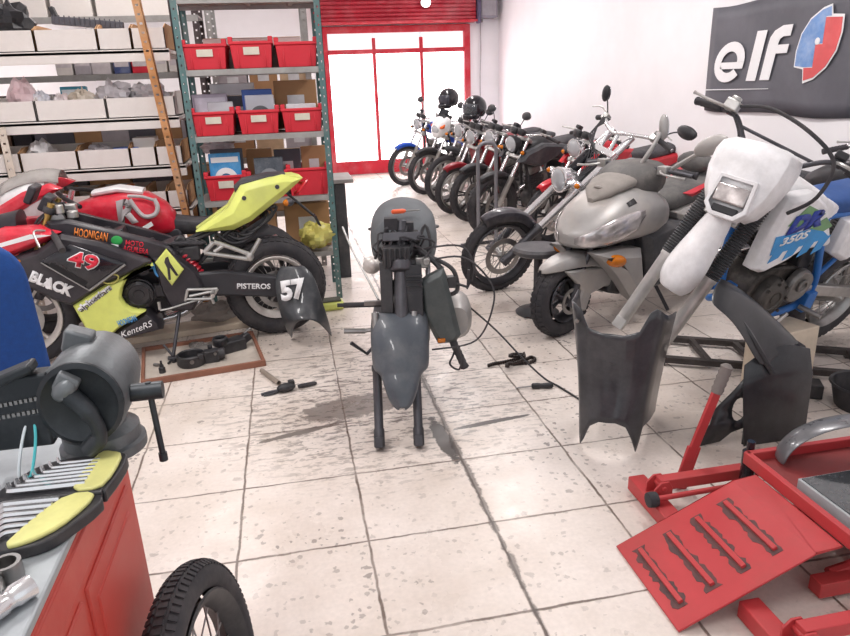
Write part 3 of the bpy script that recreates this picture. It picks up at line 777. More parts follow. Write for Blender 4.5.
tx('KenteRS', wht, (-.475, .165), (-.655, .215), .036, .2215, .0, .35)
# frame spars, tank, engine
for s in (1, -1):
    MB().plate([(-.20, .845), (-.31, .845), (-.50, .775), (-.70, .70), (-.80, .655), (-.84, .60), (-.80, .50), (-.72, .52), (-.68, .60), (-.40, .715), (-.22, .775)], s*.10, s*.165, .012).build('frame_spar', blk, rb, bev=.004)
    MB().plate([(-.70, .60), (-.83, .60), (-.93, .50), (-.96, .38), (-.88, .26), (-.76, .27), (-.72, .40)], s*.10, s*.19, .015).build('pivot_plate', blk, rb, bev=.004)
tx('HOONIGAN', orange, (-.325, .758), (-.485, .712), .05, .1665, .02)
MB().ell((-.535, .166, .715), (.03, .004, .026), 14).build('skull_mark', green, rb)
decal([(-.50, .167, .70), (-.54, .167, .69), (-.535, .167, .665), (-.51, .167, .67)], wht, rb, 'skull_jaw', (0, 1, 0))
tx('MOTO', redtx, (-.575, .685), (-.665, .663), .030, .1665, .02)
tx('AGUILERA', redtx, (-.555, .655), (-.685, .618), .032, .1665, .02)
b = MB(); b.box((-.45, 0, .62), (.3, .16, .10), R(-.3, 'Y')); b.box((-.78, .02, .60), (.16, .18, .10), R(.3, 'Y')); b.box((-.90, .05, .585), (.12, .12, .09)); b.cyl((-.86, .08, .66), .035, .05, 'Y', 14); b.build('airbox', black, rb, bev=.012)
b = MB()
for k in range(6): b.tube(sp([(-.70-.03*k, .12, .60), (-.78-.03*k, .14-.02*k, .66), (-.90-.02*k, .10, .64), (-.98, .06, .60+.01*k)], 4), .008, 6)
b.build('hose', rubber, rb)
b = MB(); em = [(-.715, .575), (-.785, .648), (-.862, .52), (-.785, .432)]
b.plate(em, .185, .205, .006); b.build('side_cover', yel, rb)
decal([(-.775, .206, .60), (-.79, .206, .605), (-.795, .206, .57), (-.83, .206, .49), (-.815, .206, .49), (-.79, .206, .54), (-.785, .206, .47), (-.772, .206, .47), (-.775, .206, .54), (-.765, .206, .575)], blk, rb, 'figure_mark', (0, 1, 0))
eo = engine_block(rb, -.62, .38, 1.05, m=mat('engine_black', '242428', .4, .4), hm=mat('cover_black', '2f2f33', .35, .4, dirt='6c6868', dirt_amt=.3))
b = MB(); b.lathe([(.08, 0), (.078, .03), (.06, .04), (.055, .034), (.03, .034), (.028, .04), (.001, .04)], (-.60, .15, .395), (0, 1, 0), 28)
for k in range(9): a = 2*PI*k/9; b.cyl((-.6+.072*math.cos(a), .185, .395+.072*math.sin(a)), .007, .012, 'Y', 8)
b.build('clutch_cover', mat('cover_black', '2f2f33'), eo)
MB().tube([( -.6+.085*math.cos(a), .165, .395+.085*math.sin(a)) for a in [2*PI*k/30 for k in range(30)]], .004, 6, cyc=True).build('gasket_ring', darksteel, eo)
b = MB(); b.plate([(-.68, .44), (-.77, .44), (-.80, .40), (-.77, .36), (-.68, .36)], .13, .17, .01); b.cyl((-.765, .175, .40), .025, .02, 'Y', 16); b.build('sprocket_cover', mat('cover_black', '2f2f33'), eo, bev=.003)
b = MB(); b.cyl((-.645, .16, .535), .03, .06, 'Y', 18); b.cyl((-.645, .195, .535), .012, .015, 'Y', 10); b.build('starter_cover', mat('cover_black', '2f2f33'), eo)
b = MB(); b.box((-.70, .14, .55), (.04, .04, .03)); b.tube(sp([(-.70, .16, .56), (-.71, .17, .50), (-.75, .16, .47)], 4), .007, 6); b.build('hose_joint', bluetx, rb)
# rear suspension and swingarm
for s in (1, -1):
    MB().plate([(-.83, .45), (-.93, .475), (-1.09, .472), (-1.30, .42), (-1.44, .385), (-1.455, .31), (-1.36, .27), (-1.07, .315), (-.88, .335)], s*.10, s*.14, .012).build('swingarm', mat('swingarm_black', '36363b', .45), rb, bev=.004)
decal([(-1.13, .1415, .402), (-1.345, .1415, .37), (-1.345, .1415, .315), (-1.13, .1415, .345)], blk, rb, 'sticker', (0, 1, 0))
tx('PISTEROS', wht, (-1.14, .355), (-1.335, .33), .034, .1432, .03)
b = MB(); pr = [(.018, 0), (.03, .01)]
for k in range(14): pr.append((.036 if k % 2 else .026, .03+.013*k))
b.lathe(pr + [(.02, .23), (.02, .28)], (-.97, .08, .40), V((.55, 0, 1)), 16); b.build('shock_spring', mat('spring_red', 'b01e30', .35), rb)
b = MB()
for a, c in (((-.985, .60), (-1.045, .655)), ((-1.045, .655), (-1.085, .64)), ((-1.085, .64), (-1.235, .565)), ((-.985, .60), (-1.235, .535)), ((-1.235, .55), (-1.305, .65)), ((-1.10, .635), (-1.04, .60))):
    b.tube([(a[0], .175, a[1]), (c[0], .175, c[1])], .013, 8)
b.ell((-1.235, .175, .55), (.025, .02, .03), 10); b.build('hanger_bracket', alu, rb)
b = MB()
for a, c in (((-.845, .335), (-.865, .40)), ((-.865, .40), (-1.03, .385)), ((-1.03, .385), (-.99, .33)), ((-.99, .33), (-.845, .345)), ((-.87, .36), (-1.0, .375)), ((-.99, .33), (-1.0, .30))):
    b.tube([(a[0], .205, a[1]), (c[0], .205, c[1])], .009, 8)
b.rod((-1.0, .2, .375), (-1.0, .29, .37), .012); b.build('rearset_peg', alu, rb)
b = MB(); b.tube(sp([(-.70, .2, .295), (-.76, .2, .30), (-.88, .2, .325), (-1.0, .2, .34)], 4), .006, 8); b.rod((-.70, .2, .30), (-.70, .2, .345), .009); b.build('shift_rod', alu, rb)
b = MB(); b.rod((-.80, .15, .26), (-.735, .27, .03), .011); b.rod((-.735, .27, .03), (-.69, .24, .10), .008); b.box((-.73, .275, .025), (.05, .04, .012)); b.build('kickstand', darksteel, rb, bev=.003)
# tail unit, high and pointed
prof = [(-.95, .705), (-1.15, .83), (-1.235, .955), (-1.35, .98), (-1.48, .998), (-1.60, .972), (-1.476, .876), (-1.275, .742), (-1.17, .70)]
for s in (1, -1):
    MB().plate(prof, s*.02, s*.12, .035).build('tail_panel', yel, rb, bev=.004)
MB().plate([(-1.19, .83), (-1.236, .955), (-1.40, .99), (-1.55, .99), (-1.60, .972), (-1.5, .93), (-1.3, .84)], -.09, .09, 0).build('tail_core', yel, rb, bev=.004)
for (x, z) in ((-1.245, .885), (-1.44, .935)): MB().cyl((x, .12, z), .013, .008, 'Y', 12).build('bolt', darksteel, rb)
MB().loft([(-1.20, .925, .04, .02, .02), (-1.25, .965, .08, .02, .03), (-1.40, .99, .085, .018, .03), (-1.50, .995, .05, .012, .02)], 16).build('seat', seatm, rb)
b = MB()
for s in (.06, -.06):
    b.tube([(-.84, s, .62), (-1.18, s, .74), (-1.42, s, .88)], .012, 8); b.tube([(-.88, s, .45), (-1.1, s, .66), (-1.25, s, .78)], .011, 8)
for k in range(6): b.tube(sp([(-1.05-.04*k, .05-.02*k, .70), (-1.15-.04*k, .08, .62+.02*k), (-1.28-.03*k, .06, .66+.03*k), (-1.36, .02*k-.05, .80)], 4), .009, 6)
b.box((-1.28, 0, .68), (.18, .13, .07), R(.5, 'Y')); b.box((-1.12, 0, .63), (.12, .12, .08), R(.3, 'Y')); b.build('subframe', black, rb)
indicator(rb, M(), (-1.50, .12, .84), 1, darksteel)
b = MB(); b.rod((-1.5, .0, .88), (-1.66, .0, .72), .008); b.box((-1.67, 0, .70), (.012, .10, .07), R(.4, 'Y')); b.build('plate_bracket', black, rb)
MB().tube(sp([(-1.56, -.05, .95), (-1.60, .02, .93), (-1.62, .06, .95), (-1.57, .09, .90), (-1.55, .05, .88)], 5), .012, 8).build('tail_lamp_bracket', red, rb)
exhaust(rb, [(-.45, -.1, .45), (-.38, -.12, .3), (-.5, -.1, .15), (-.8, -.15, .16), (-1.0, -.2, .3)], .025, ((-1.0, -.2, .3), (-1.45, -.24, .55), .05))

# second sport machine right behind it
r2 = root('sport_motorcycle', 'red and white sport motorcycle with letter R on its tank parked behind number 49', 'motorcycle', (-1.62, 4.66, 0), rad(183), 0)
wheel(r2, T(0, 0, .3), .30, .10, black, 3, tread=False); wheel(r2, T(-1.36, 0, .31), .31, .14, black, 3, tread=False)
fork_legs(r2, T(0, 0, .3) @ R(-rad(23), 'Y'), .10, .66, low=darksteel)
t2 = fair_red
MB().loft([(-.24, .76, .05, .03, .1), (-.30, .80, .13, .04, .14), (-.42, .82, .16, .06, .18), (-.58, .80, .165, .10, .18), (-.72, .76, .155, .12, .16), (-.82, .70, .12, .11, .1), (-.87, .66, .07, .08, .05)], 24, 2.5).build('tank', t2, r2)
MB().loft([(-.40, .90, .08, .012, .03), (-.55, .92, .10, .012, .03), (-.70, .89, .09, .012, .03)], 16).build('tank_stripe', white, r2)
def tx2(body, m, a, c, h, y, bold=.03, shear=0., y2=None):
    u = V((c[0]-a[0], (y2 or y)-y, c[1]-a[1])); return text(body, m, r2, (a[0], y, a[1]), u, V((0, 1, 0)).cross(u) + V((0, -.018, 0)), u.length, h, bold=bold, shear=shear)
greyd = mat('decal_grey', 'b9b2b4', .45)
tx2('R', greyd, (-.545, .690), (-.665, .720), .16, .186, .05, .3)
b = MB(); b.tube(sp([(-.63, .165, .86), (-.66, .17, .80), (-.70, .172, .75), (-.76, .168, .755), (-.785, .155, .80), (-.77, .14, .85)], 5), .014, 8); b.tube(sp([(-.62, .15, .88), (-.70, .15, .87), (-.77, .14, .84)], 5), .010, 8); b.build('numeral_mark', greyd, r2)
decal([(-.62, .176, .655), (-.735, .17, .715), (-.745, .17, .69), (-.63, .176, .63)], wht, r2, 'stripe', (0, 1, 0), .003)
MB().loft([(-.86, .67, .08, .05, .08), (-1.0, .66, .10, .03, .08), (-1.2, .66, .09, .03, .06), (-1.35, .68, .05, .02, .05)], 16).build('seat', seatm, r2)
MB().loft([(.22, .82, .03, .03, .03), (.17, .84, .11, .07, .1), (.05, .88, .17, .10, .18), (-.08, .90, .20, .11, .22), (-.16, .90, .20, .10, .18)], 22, 2.3).build('nose_fairing', white, r2)
for s in (1, -1):
    MB().plate([(.12, .86), (-.05, .95), (-.20, .99), (-.27, .955), (-.10, .88), (.05, .80), (.08, .66), (.2, .74)], s*.15, s*.225, .02).build('nose_stripe', t2, r2, bev=.004)
    MB().plate([(.02, .72), (-.35, .70), (-.75, .55), (-.68, .30), (-.40, .18), (-.2, .35), (.08, .58)], s*.14, s*.21, .025).build('fairing_panel', t2, r2, bev=.004)
    b = MB(); b.box((-1.08, s*.10, .36), (.62, .035, .06)); b.build('swingarm', alu, r2, bev=.005)
rows = [[(.10 - .34*i/8, .15*math.sin(a)*(1-.1*i/8), .93 + (.13*math.sin(PI*(.15+.5*i/8))) - .10*(1-math.cos(a))) for a in [(-1.2+2.4*j/10) for j in range(11)]] for i in range(9)]
MB().grid(rows).build('windscreen', mat('screen_grey', 'd8d4d0', .12, trans=.5), r2, sol=.004)
engine_block(r2, -.6, .42, 1., m=engine)
b = MB(); b.box((-.6, 0, .5), (.6, .16, .3)); b.build('frame', darksteel, r2, bev=.02)
for s in (-1, 1): MB().tube([(-.22, s*.1, .92), (-.27, s*.2, .90), (-.38, s*.33, .86)], .014, 10).build('clip_on_bar', black, r2)

# single seat cowl numbered 57 leaning on the race wheel
sc57 = root('seat_cowl', 'black seat cowl numbered 57 propped upright against the rear tyre of the race motorcycle', 'seat cowl', (-.03, 3.88, 0), rad(-10))
rows = []
sec = [(0, .0, .125, .17, .30), (.06, .0, .132, .15, .25), (.12, .015, .138, .12, .16), (.19, .045, .138, .08, .08), (.27, .08, .132, .05, .04), (.35, .115, .128, .035, .03), (.43, .15, .11, .03, .02), (.475, .17, .06, .02, .01)]
for z, y, hw_, dp, lip in sec:
    row = []
    for j in range(17):
        a = -1 + 2*j/16
        x = hw_*math.copysign(abs(a)**.85, a); yy = y + dp*abs(a)**2.6
        zz = z + (.19*(1-abs(a)**2.4) if z == 0 else (.14*(1-abs(a)**2.4) if z == .06 else (.09*(1-abs(a)**2) if z == .12 else (.035*(1-abs(a)**2) if z == .19 else 0))))
        row.append((x - .18*(z-.2) + .01, yy, zz))
    rows.append(row)
MB().grid(rows).build('shell', mat('cowl_dark', '3a3d42', .36, dirt='8e8c8a', dirt_amt=.25, coat=.3), sc57, sol=.006, sub=1)
text('57', wht, sc57, (-.095, .060, .285), (1, .0, .12), (-.15, .42, 1), .150, .125, bold=.06, ext=.006)
# ------------------------------------------------------------------ storage racks
teal = mat('rack_teal', '5b7b7c', .5, .2, dirt='8a7a70', dirt_amt=.3)
greysh = mat('shelf_grey', 'a3a19f', .5, .2, dirt='766f69', dirt_amt=.35)
rust = mat('rusty_orange', 'c48a58', .75, var=.25, dirt='d8bda0', dirt_amt=.5, scale=9)
darkpost = mat('dark_post', '4b3f41', .6, dirt='8b8280', dirt_amt=.3)
card = mat('white_cardboard', 'ece6e2', .8, var=.05, dirt='cfc3ba', dirt_amt=.25, scale=6)
brown = mat('brown_cardboard', 'b58c66', .85, var=.1, scale=7)
binred = mat('bin_red', 'd8303f', .42, var=.06, scale=8, dirt='b83a45', dirt_amt=.3)
clear = mat('clear_plastic', 'e3e3e8', .18, var=.05, trans=.45, alpha=.75)
def angle_post(b, x, y, z0, z1, sx=1, sy=1, w=.042, lean=0.):
    Q = T(x, y, z0) @ R(lean, 'Y')
    n = int((z1-z0)/.055)
    def strip(ax):
        # perforated leg: two edge strips joined by webs between the holes
        for e in (0, w-.016):
            c = (sx*(e+.008), sy*.0015, (z1-z0)/2) if ax == 'x' else (sx*.0015, sy*(e+.008), (z1-z0)/2)
            d = (.016, .003, z1-z0) if ax == 'x' else (.003, .016, z1-z0)
            b.box(Q @ V(c), d, R(lean, 'Y'))
        for k in range(n+1):
            c = (sx*w/2, sy*.0015, min(k*.055+.012, z1-z0-.021)) if ax == 'x' else (sx*.0015, sy*w/2, min(k*.055+.012, z1-z0-.021))
            d = (w-.032, .0028, .042) if ax == 'x' else (.0028, w-.032, .042)
            b.box(Q @ V(c), d, R(lean, 'Y'))
    strip('x'); strip('y')
    # (the two legs meet at the corner)
RX0, RX1, RY0, RY1 = -.625, .30, 4.86, 5.30
tr = root('steel_rack', 'tall teal slotted steel rack loaded with red plastic bins', 'rack', ((RX0+RX1)/2, (RY0+RY1)/2, 0))
cx, cy = (RX0+RX1)/2, (RY0+RY1)/2
for sx, x in ((1, RX0-cx), (-1, RX1-cx)):
    for sy, y in ((1, RY0-cy), (-1, RY1-cy)):
        b = MB(); angle_post(b, x, y, 0, 2.25, sx, sy); b.build('post', teal, tr, smooth=False)
SHZ = (.36, .76, 1.19, 1.605, 2.03)
for z in SHZ:
    b = MB(); b.box((0, 0, z-.004), (RX1-RX0-.012, RY1-RY0-.012, .008))
    for y in (RY0-cy+.008, RY1-cy-.008): b.box((0, y, z-.018), (RX1-RX0-.012, .008, .036))
    for x in (-.28, 0, .28): b.box((x, 0, z-.014), (.03, RY1-RY0-.03, .012))
    b.build('shelf', greysh, tr, smooth=False)
def bin_(label, x, z, w=.285, d=.40, h=.155, tagm=True, y=None, group='red parts bins on the teal rack'):
    t = root('parts_bin', label, 'bin', (x, (RY0+.015 if y is None else y) + d/2, z+.001), 0, group=group)
    o_, i_ = [], []
    def rect(w_, d_, z_, r_=.02): return [(-w_/2, -d_/2, z_), (w_/2, -d_/2, z_), (w_/2, d_/2, z_), (-w_/2, d_/2, z_)]
    b = MB()
    rows = [rect(w*.84, d*.88, 0), rect(w*.93, d*.96, h-.02), rect(w*.99, d, h-.018), rect(w*.99, d, h), rect(w*.90, d*.93, h), rect(w*.82, d*.86, .006)]
    g = [[b.v(p) for p in r] for r in rows]
    for i in range(5):
        for j in range(4): b.f((g[i][j], g[i][(j+1) % 4], g[i+1][(j+1) % 4], g[i+1][j]))
    b.f(g[0][::-1]); b.f(g[5])
    for s in (-.3, .3): b.box((s*w, -d*.462, h*.42), (.008, .012, h*.8))
    b.build('body', binred, t, bev=.004)
    for s in (-1, 1):
        b = MB(); b.box((s*w*.44, -d*.46, h+.012), (.03, .03, .03)); b.build('stacking_lug', binred, t, bev=.005)
    if tagm: decal([(-.05, -d*.485, h*.50), (.05, -d*.485, h*.50), (.05, -d*.49, h*.78), (-.05, -d*.49, h*.78)], mat('paper_tag', 'd9d3c4', .7), t, 'paper_tag', (0, -1, 0))
    return t
bx = (-.455, -.163, .125)
bin_('top-shelf red bin against the teal rack post beside the white trays', bx[0], 1.605)
bin_('top-shelf red bin in the middle of the teal rack', bx[1], 1.605, h=.165)
bin_('top-shelf red bin beside the rack post next to the door', bx[2], 1.605, tagm=False)
bin_('second-shelf red bin full of grey wrapped fairing parts', bx[0], 1.19)
bin_('second-shelf red bin holding blue box and clear blister pack', bx[1], 1.19)
bin_('second-shelf red bin with black parts and a white sleeve', bx[2], 1.19)
bin_('third-shelf red bin holding a bright blue chain kit card', bx[0]+.03, .76, h=.17)
bin_('third-shelf red bin holding dark clear-bagged gasket kit, behind the yellow tail', bx[1]+.02, .76, h=.16)
bin_('third-shelf empty red bin beside the rack post next to the door', bx[2]+.005, .76, w=.30, h=.19, tagm=False)
def packet(name, label, cat, loc, d, m, rz=0, tilt=0., face=None, fm=None, ring=False, group=None):
    t = root(name, label, cat, loc, rz, pitch=0, group=group); t.matrix_world = T(*loc) @ R(rz, 'Z') @ R(tilt, 'X')
    MB().box((0, 0, d[2]/2), d).build('pack', m, t, bev=.006)
    if face: MB().box((0, -d[1]/2-.001, d[2]*face[0]), (d[0]*.86, .002, d[2]*face[1])).build('printed_panel', fm, t, smooth=False)
    if ring:
        MB().lathe([(d[0]*.18, -.004), (d[0]*.36, -.004), (d[0]*.36, .004), (d[0]*.18, .004)], (0, -d[1]/2-.006, d[2]*.42), 'Y', 28, closed=True).build('ring', ring, t)
    return t
def crumple(name, label, cat, loc, r, m, seed, n=3, rz=0., kind=None, group=None):
    rnd = random.Random(seed); b = MB(); nn = 22; m_ = 12; rows = []
    ph = [(rnd.uniform(2, 9), rnd.uniform(2, 9), rnd.uniform(0, 6), rnd.uniform(.05, .16)) for _ in range(7)]
    for i in range(m_+1):
        t = PI*i/m_; row = []
        for j in range(nn):
            a = 2*PI*j/nn
            k = 1 + sum(q[3]*math.sin(round(q[0])*a + q[2])*math.sin(q[1]*t) for q in ph)
            row.append((r[0]*k*math.sin(t)*math.cos(a), r[1]*k*math.sin(t)*math.sin(a), r[2] + r[2]*k*max(-.98, math.cos(t))*(1 if math.cos(t) > 0 else 1)))
        rows.append(row)
    mz = min(p[2] for q in rows for p in q)
    rows = [[(p[0], p[1], p[2]-mz) for p in q] for q in rows]
    o = b.grid(rows, cu=True, caps=True).build(name, m, None, ang=20)
    o.matrix_world = T(*loc) @ R(rz, 'Z')
    return tag(o, label, cat, group)
lav = mat('lilac_plastic', '9d92a4', .3, dirt='c9c5d0', dirt_amt=.4)
blubox = mat('blue_carton', '3c5aa0', .5); cyan = mat('cyan_card', '2f8fce', .45, dirt='a9d3ec', dirt_amt=.3, scale=25)
gdark = mat('grey_carton', '5b5a62', .6)
packet('wrapped_fairing', 'lilac-grey wrapped fairing parts sticking out of a second-shelf red bin', 'part', (bx[0]-.02, RY0+.18, 1.20), (.23, .06, .255), lav, .05, -.15, (.6, .6), mat('lilac2', 'bdb6c4', .25))
packet('wrapped_fairing', 'grey bagged panel in front of the lilac fairing in the second-shelf bin', 'part', (bx[0]+.04, RY0+.11, 1.20), (.17, .03, .21), clear, -.1, -.3)
packet('parts_box', 'dark blue parts box standing in the middle second-shelf red bin', 'box', (bx[1], RY0+.20, 1.20), (.20, .06, .275), blubox)
packet('blister_pack', 'clear blister pack with dark ring in the middle second-shelf red bin', 'blister pack', (bx[1]+.015, RY0+.10, 1.20), (.19, .02, .24), clear, 0, -.12, ring=darksteel)
packet('sleeve', 'white paper sleeve lying across the second-shelf red bin with black parts', 'sleeve', (bx[2], RY0+.13, 1.315), (.20, .06, .055), mat('paper_white', 'dfe0e4', .6), -.05, -.1)
crumple('black_part', 'tangle of black parts filling the second-shelf red bin by the door', 'part', (bx[2], RY0+.2, 1.21), (.085, .11, .06), black, 5)
packet('kit_card', 'bright blue chain kit card with white sprocket in third-shelf red bin', 'kit', (bx[0]+.03, RY0+.11, .77), (.21, .025, .30), cyan, .02, -.1, ring=wht, face=(.85, .12), fm=wht)
packet('kit_card', 'grey carton behind the bright blue chain kit card', 'kit', (bx[0]+.04, RY0+.2, .77), (.22, .05, .32), gdark, .02, -.05)
packet('gasket_kit', 'dark bagged gasket kit in third-shelf red bin behind the yellow tail', 'kit', (bx[1]+.03, RY0+.12, .77), (.20, .03, .255), mat('dark_bag', '4d545e', .25, dirt='8b929c', dirt_amt=.4, scale=22), 0, -.15, ring=mat('gasket_grey', '868a90', .4))
# cartons on the rear half of the shelves and below
def carton(label, x, y, z, d, m=None, rz=0., group='cartons stored on the teal rack'):
    t = root('carton', label, 'box', (x, y, z), rz, group=group)
    MB().box((0, 0, d[2]/2), d).build('box', m or brown, t, bev=.004)
    MB().box((0, 0, d[2]+.0005), (d[0]*.99, .045, .002)).build('packing_tape', mat('tape', 'c9a777', .3), t, smooth=False)
    MB().box((0, -d[1]/2-.001, d[2]*.55), (d[0]*.4, .002, d[2]*.3)).build('paper_label', mat('paper_white', 'dfe0e4', .6), t, smooth=False)
    return t
carton('wide pale cream carton behind the top-shelf red bins', -.16, RY0+.395, 1.61, (.66, .035, .20), card)
carton('brown carton behind the grey gasket kit on the third shelf', -.20, RY0+.39, .765, (.18, .05, .30))
carton('black lidded carton with white label behind the third-shelf middle bin', 0, RY0+.39, .765, (.19, .05, .29), gdark)
carton('brown carton behind the empty third-shelf bin', .19, RY0+.395, .765, (.18, .04, .30))
carton('brown carton behind the second-shelf bin with black parts', .10, RY0+.395, 1.195, (.30, .04, .33))
carton('large brown carton on the lowest shelf beside the door-side post', .10, RY0+.29, .365, (.32, .26, .32))
carton('small brown carton stacked on the large one on the lowest shelf', .0, RY0+.28, .69, (.10, .1, .04))
carton('brown carton on the lowest shelf behind the race machine tail', -.30, RY0+.26, .365, (.36, .3, .30))
crumple('parts_bag', 'white and red plastic bag behind the bright blue kit card', 'bag', (bx[0]-.02, RY0+.37, 1.02), (.11, .05, .06), mat('bag_whitered', 'd9cfd2', .35, dirt='c8506a', dirt_amt=.5, scale=9), 8)
crumple('yellow_bag', 'pale yellow-green plastic bag bulging out under the door-side red bin', 'bag', (.15, RY0+.03, .375), (.12, .10, .085), mat('bag_yellow', 'cfc46a', .3, dirt='7fae7a', dirt_amt=.35, scale=5), 11)
st_ = packet('clear_holder', 'clear plastic stand sitting behind the second-shelf bins', 'stand', (-.33, RY0+.34, 1.44), (.30, .05, .08), clear)
st_['label'] = 'white handled tool tray resting on boxes behind second-shelf bins'
carton('grey flat carton supporting the white tool tray on the second shelf', -.33, RY0+.36, 1.195, (.34, .08, .24), gdark)
bc = root('cabinet', 'narrow black cabinet with grey top standing behind the teal rack beside the door view', 'cabinet', (.375, 5.6, 0), 0)
MB().box((0, 0, .38), (.09, .4, .76)).build('body', charcoal, bc, bev=.006)
MB().box((.03, 0, .775), (.16, .44, .03)).build('top', greysh, bc, bev=.004)
bp2 = root('green_pad', 'lime green foam pad on the floor behind the race rear tyre', 'pad', (.16, 4.62, 0), rad(5))
MB().box((0, 0, .03), (.26, .12, .06)).build('pad', yel, bp2, bev=.02)
MB().box((0, -.0, .066), (.22, .09, .012)).build('liner', mat('pad_dark', '5a5a50', .8), bp2, bev=.004)

# white rack with cardboard trays, rusty upright in front
WY0, WY1 = 5.12, 5.60
WX0, WX1 = -2.45, -.70
wr = root('storage_rack', 'wide rack of white cardboard trays with a rusty orange front upright', 'rack', ((WX0+WX1)/2, (WY0+WY1)/2, 0))
cx, cy = (WX0+WX1)/2, (WY0+WY1)/2
b = MB(); angle_post(b, -.665-cx, WY0-cy-.055, 0, 2.35, -1, 1, .05, lean=-.08); b.build('post', rust, wr, smooth=False)
b = MB(); angle_post(b, WX0-cx, WY0-cy, 0, 2.35, 1, 1, .05); b.build('post', rust, wr, smooth=False)
b = MB(); angle_post(b, WX1-cx+.02, WY1-cy, 0, 2.35, -1, -1, .05); b.build('post', darkpost, wr, smooth=False)
b = MB(); angle_post(b, WX0-cx, WY1-cy, 0, 2.35, 1, -1, .05); b.build('post', darkpost, wr, smooth=False)
b = MB(); angle_post(b, -1.83-cx, WY0-cy-.056, 0, 1.30, 1, 1, .05); b.build('post', mat('cream_post', 'd9cdbf', .6), wr, smooth=False)
WSH = (.70, 1.00, 1.325, 1.755)
for z in WSH:
    b = MB(); b.box((0, 0, z-.02), (WX1-WX0, WY1-WY0, .022)); b.box((0, WY0-cy+.008, z-.043), (WX1-WX0, .016, .076)); b.box((0, WY1-cy-.008, z-.03), (WX1-WX0, .016, .05))
    b.build('shelf', card, wr, bev=.003)
def tray(label, x, z, w, h, m=card, tabs=True):
    t = root('cardboard_tray', label, 'tray', (x, (WY0+WY1)/2-.02, z+.0), 0, group='white cardboard trays on the wide rack')
    d = .40
    b = MB(); th = .006
    b.box((0, 0, th/2), (w, d, th)); b.box((0, -d/2+th/2, h/2), (w, th, h)); b.box((0, d/2-th/2, h*.6), (w, th, h*1.2))
    b.build('tray', m, t, smooth=False)
    for s in (-1, 1):
        b = MB(); pts = [(-d/2, h), (-d/2, 0), (d/2, 0), (d/2, h*1.25), (-d/2+.10, h*1.25)]
        g0 = [b.v((s*(w/2-th/2)-th/2, p[0], p[1])) for p in pts]; g1 = [b.v((s*(w/2-th/2)+th/2, p[0], p[1])) for p in pts]
        b.f(g0); b.f(g1[::-1])
        for i in range(5): b.f((g0[i], g1[i], g1[(i+1) % 5], g0[(i+1) % 5]))
        b.build('side_flap', brown if tabs else m, t, smooth=False)
    return t
WHERE = {.70: 'lowest visible shelf', 1.00: 'third shelf down', 1.325: 'second shelf down', 1.755: 'top shelf'}
ORD = ['first', 'second', 'third', 'fourth', 'fifth', 'sixth', 'seventh']
def run(z, edges, h, tabs=True):
    # tray fronts counted from the rusty upright
    n = len(edges)-1
    for i in range(n):
        a, c = edges[i], edges[i+1]
        tray('white tray on the %s, %s from the rusty upright' % (WHERE[z], ORD[n-1-i]), (a+c)/2, z-.004, c-a-.006, h, tabs=tabs)
run(1.755, [-2.40, -1.98, -1.52, -1.14, -.93, -.715], .13)
run(1.325, [-2.40, -1.99, -1.60, -1.16, -.715], .13, False)
run(1.00, [-2.40, -1.98, -1.76, -1.40, -1.06, -.89, -.715], .125)
run(.70, [-2.40, -1.90, -1.55, -1.36, -1.17, -1.0, -.86, -.715], .12)
silverbag = mat('foil_bag', 'b9b4b8', .3, .3, dirt='e9e6ea', dirt_amt=.6, scale=10)
pinkbag = mat('pink_bag', 'd7b9bd', .35, dirt='f1ecee', dirt_amt=.6, scale=9)
yb = WY0+.16
def bag(label, x, z, r, m, seed): crumple('parts_bag', label, 'bag', (x, yb, z), r, m, seed, group='bagged parts heaped in the white trays')
bag('pink and white crumpled bag far from the rusty upright', -1.70, 1.335, (.09, .10, .11), pinkbag, 1)
bag('white bag with blue print beside the pink crumpled bag', -1.60, 1.335, (.07, .09, .075), mat('bag_blueprint', 'e2e2e8', .35, dirt='5b73b5', dirt_amt=.5, scale=8), 2)
bag('crumpled foil bag nearest the rusty upright on the second shelf', -.90, 1.335, (.13, .11, .085), silverbag, 3)
bag('crumpled foil bag in the middle of the second shelf trays', -1.12, 1.335, (.12, .11, .09), silverbag, 4)
bag('tan and white bag beside the teal box on the second shelf', -1.33, 1.335, (.09, .1, .075), mat('bag_tan', 'cdbfae', .4, dirt='ece6e0', dirt_amt=.6, scale=8), 6)
bag('white bag with red corner between pink bag and teal box', -1.46, 1.335, (.055, .09, .07), mat('bag_redcorner', 'e4dadb', .35, dirt='c43a4a', dirt_amt=.5, scale=7), 7)
bag('small white bag on the third shelf at the cream post', -1.66, 1.01, (.08, .1, .075), mat('bag_white', 'e6e3e4', .35), 9)
bag('greyish bag on the third shelf beside a blue packet', -1.28, 1.01, (.09, .1, .06), silverbag, 10)
packet('parts_box', 'teal and white box standing on the second shelf trays', 'box', (-1.41, yb+.12, 1.335), (.17, .05, .20), mat('teal_carton', '3f8fa8', .5), 0, -.05, (.5, .8), mat('carton_white', 'dfe5e8', .6))
packet('parts_box', 'blue printed packet lying in third-shelf white tray', 'box', (-1.11, yb, 1.03), (.16, .14, .09), mat('blue_print', '4c74c4', .4, dirt='dfe4ee', dirt_amt=.4, scale=18), .3)
packet('parts_box', 'small white carton on the third shelf next to the rusty upright', 'box', (-.98, yb+.06, 1.01), (.15, .16, .17), card)
packet('orange_bulb', 'small orange lamp part standing on the lowest visible tray', 'part', (-1.12, yb, .705), (.05, .05, .16), mat('orange_part', 'd98040', .4), 0)
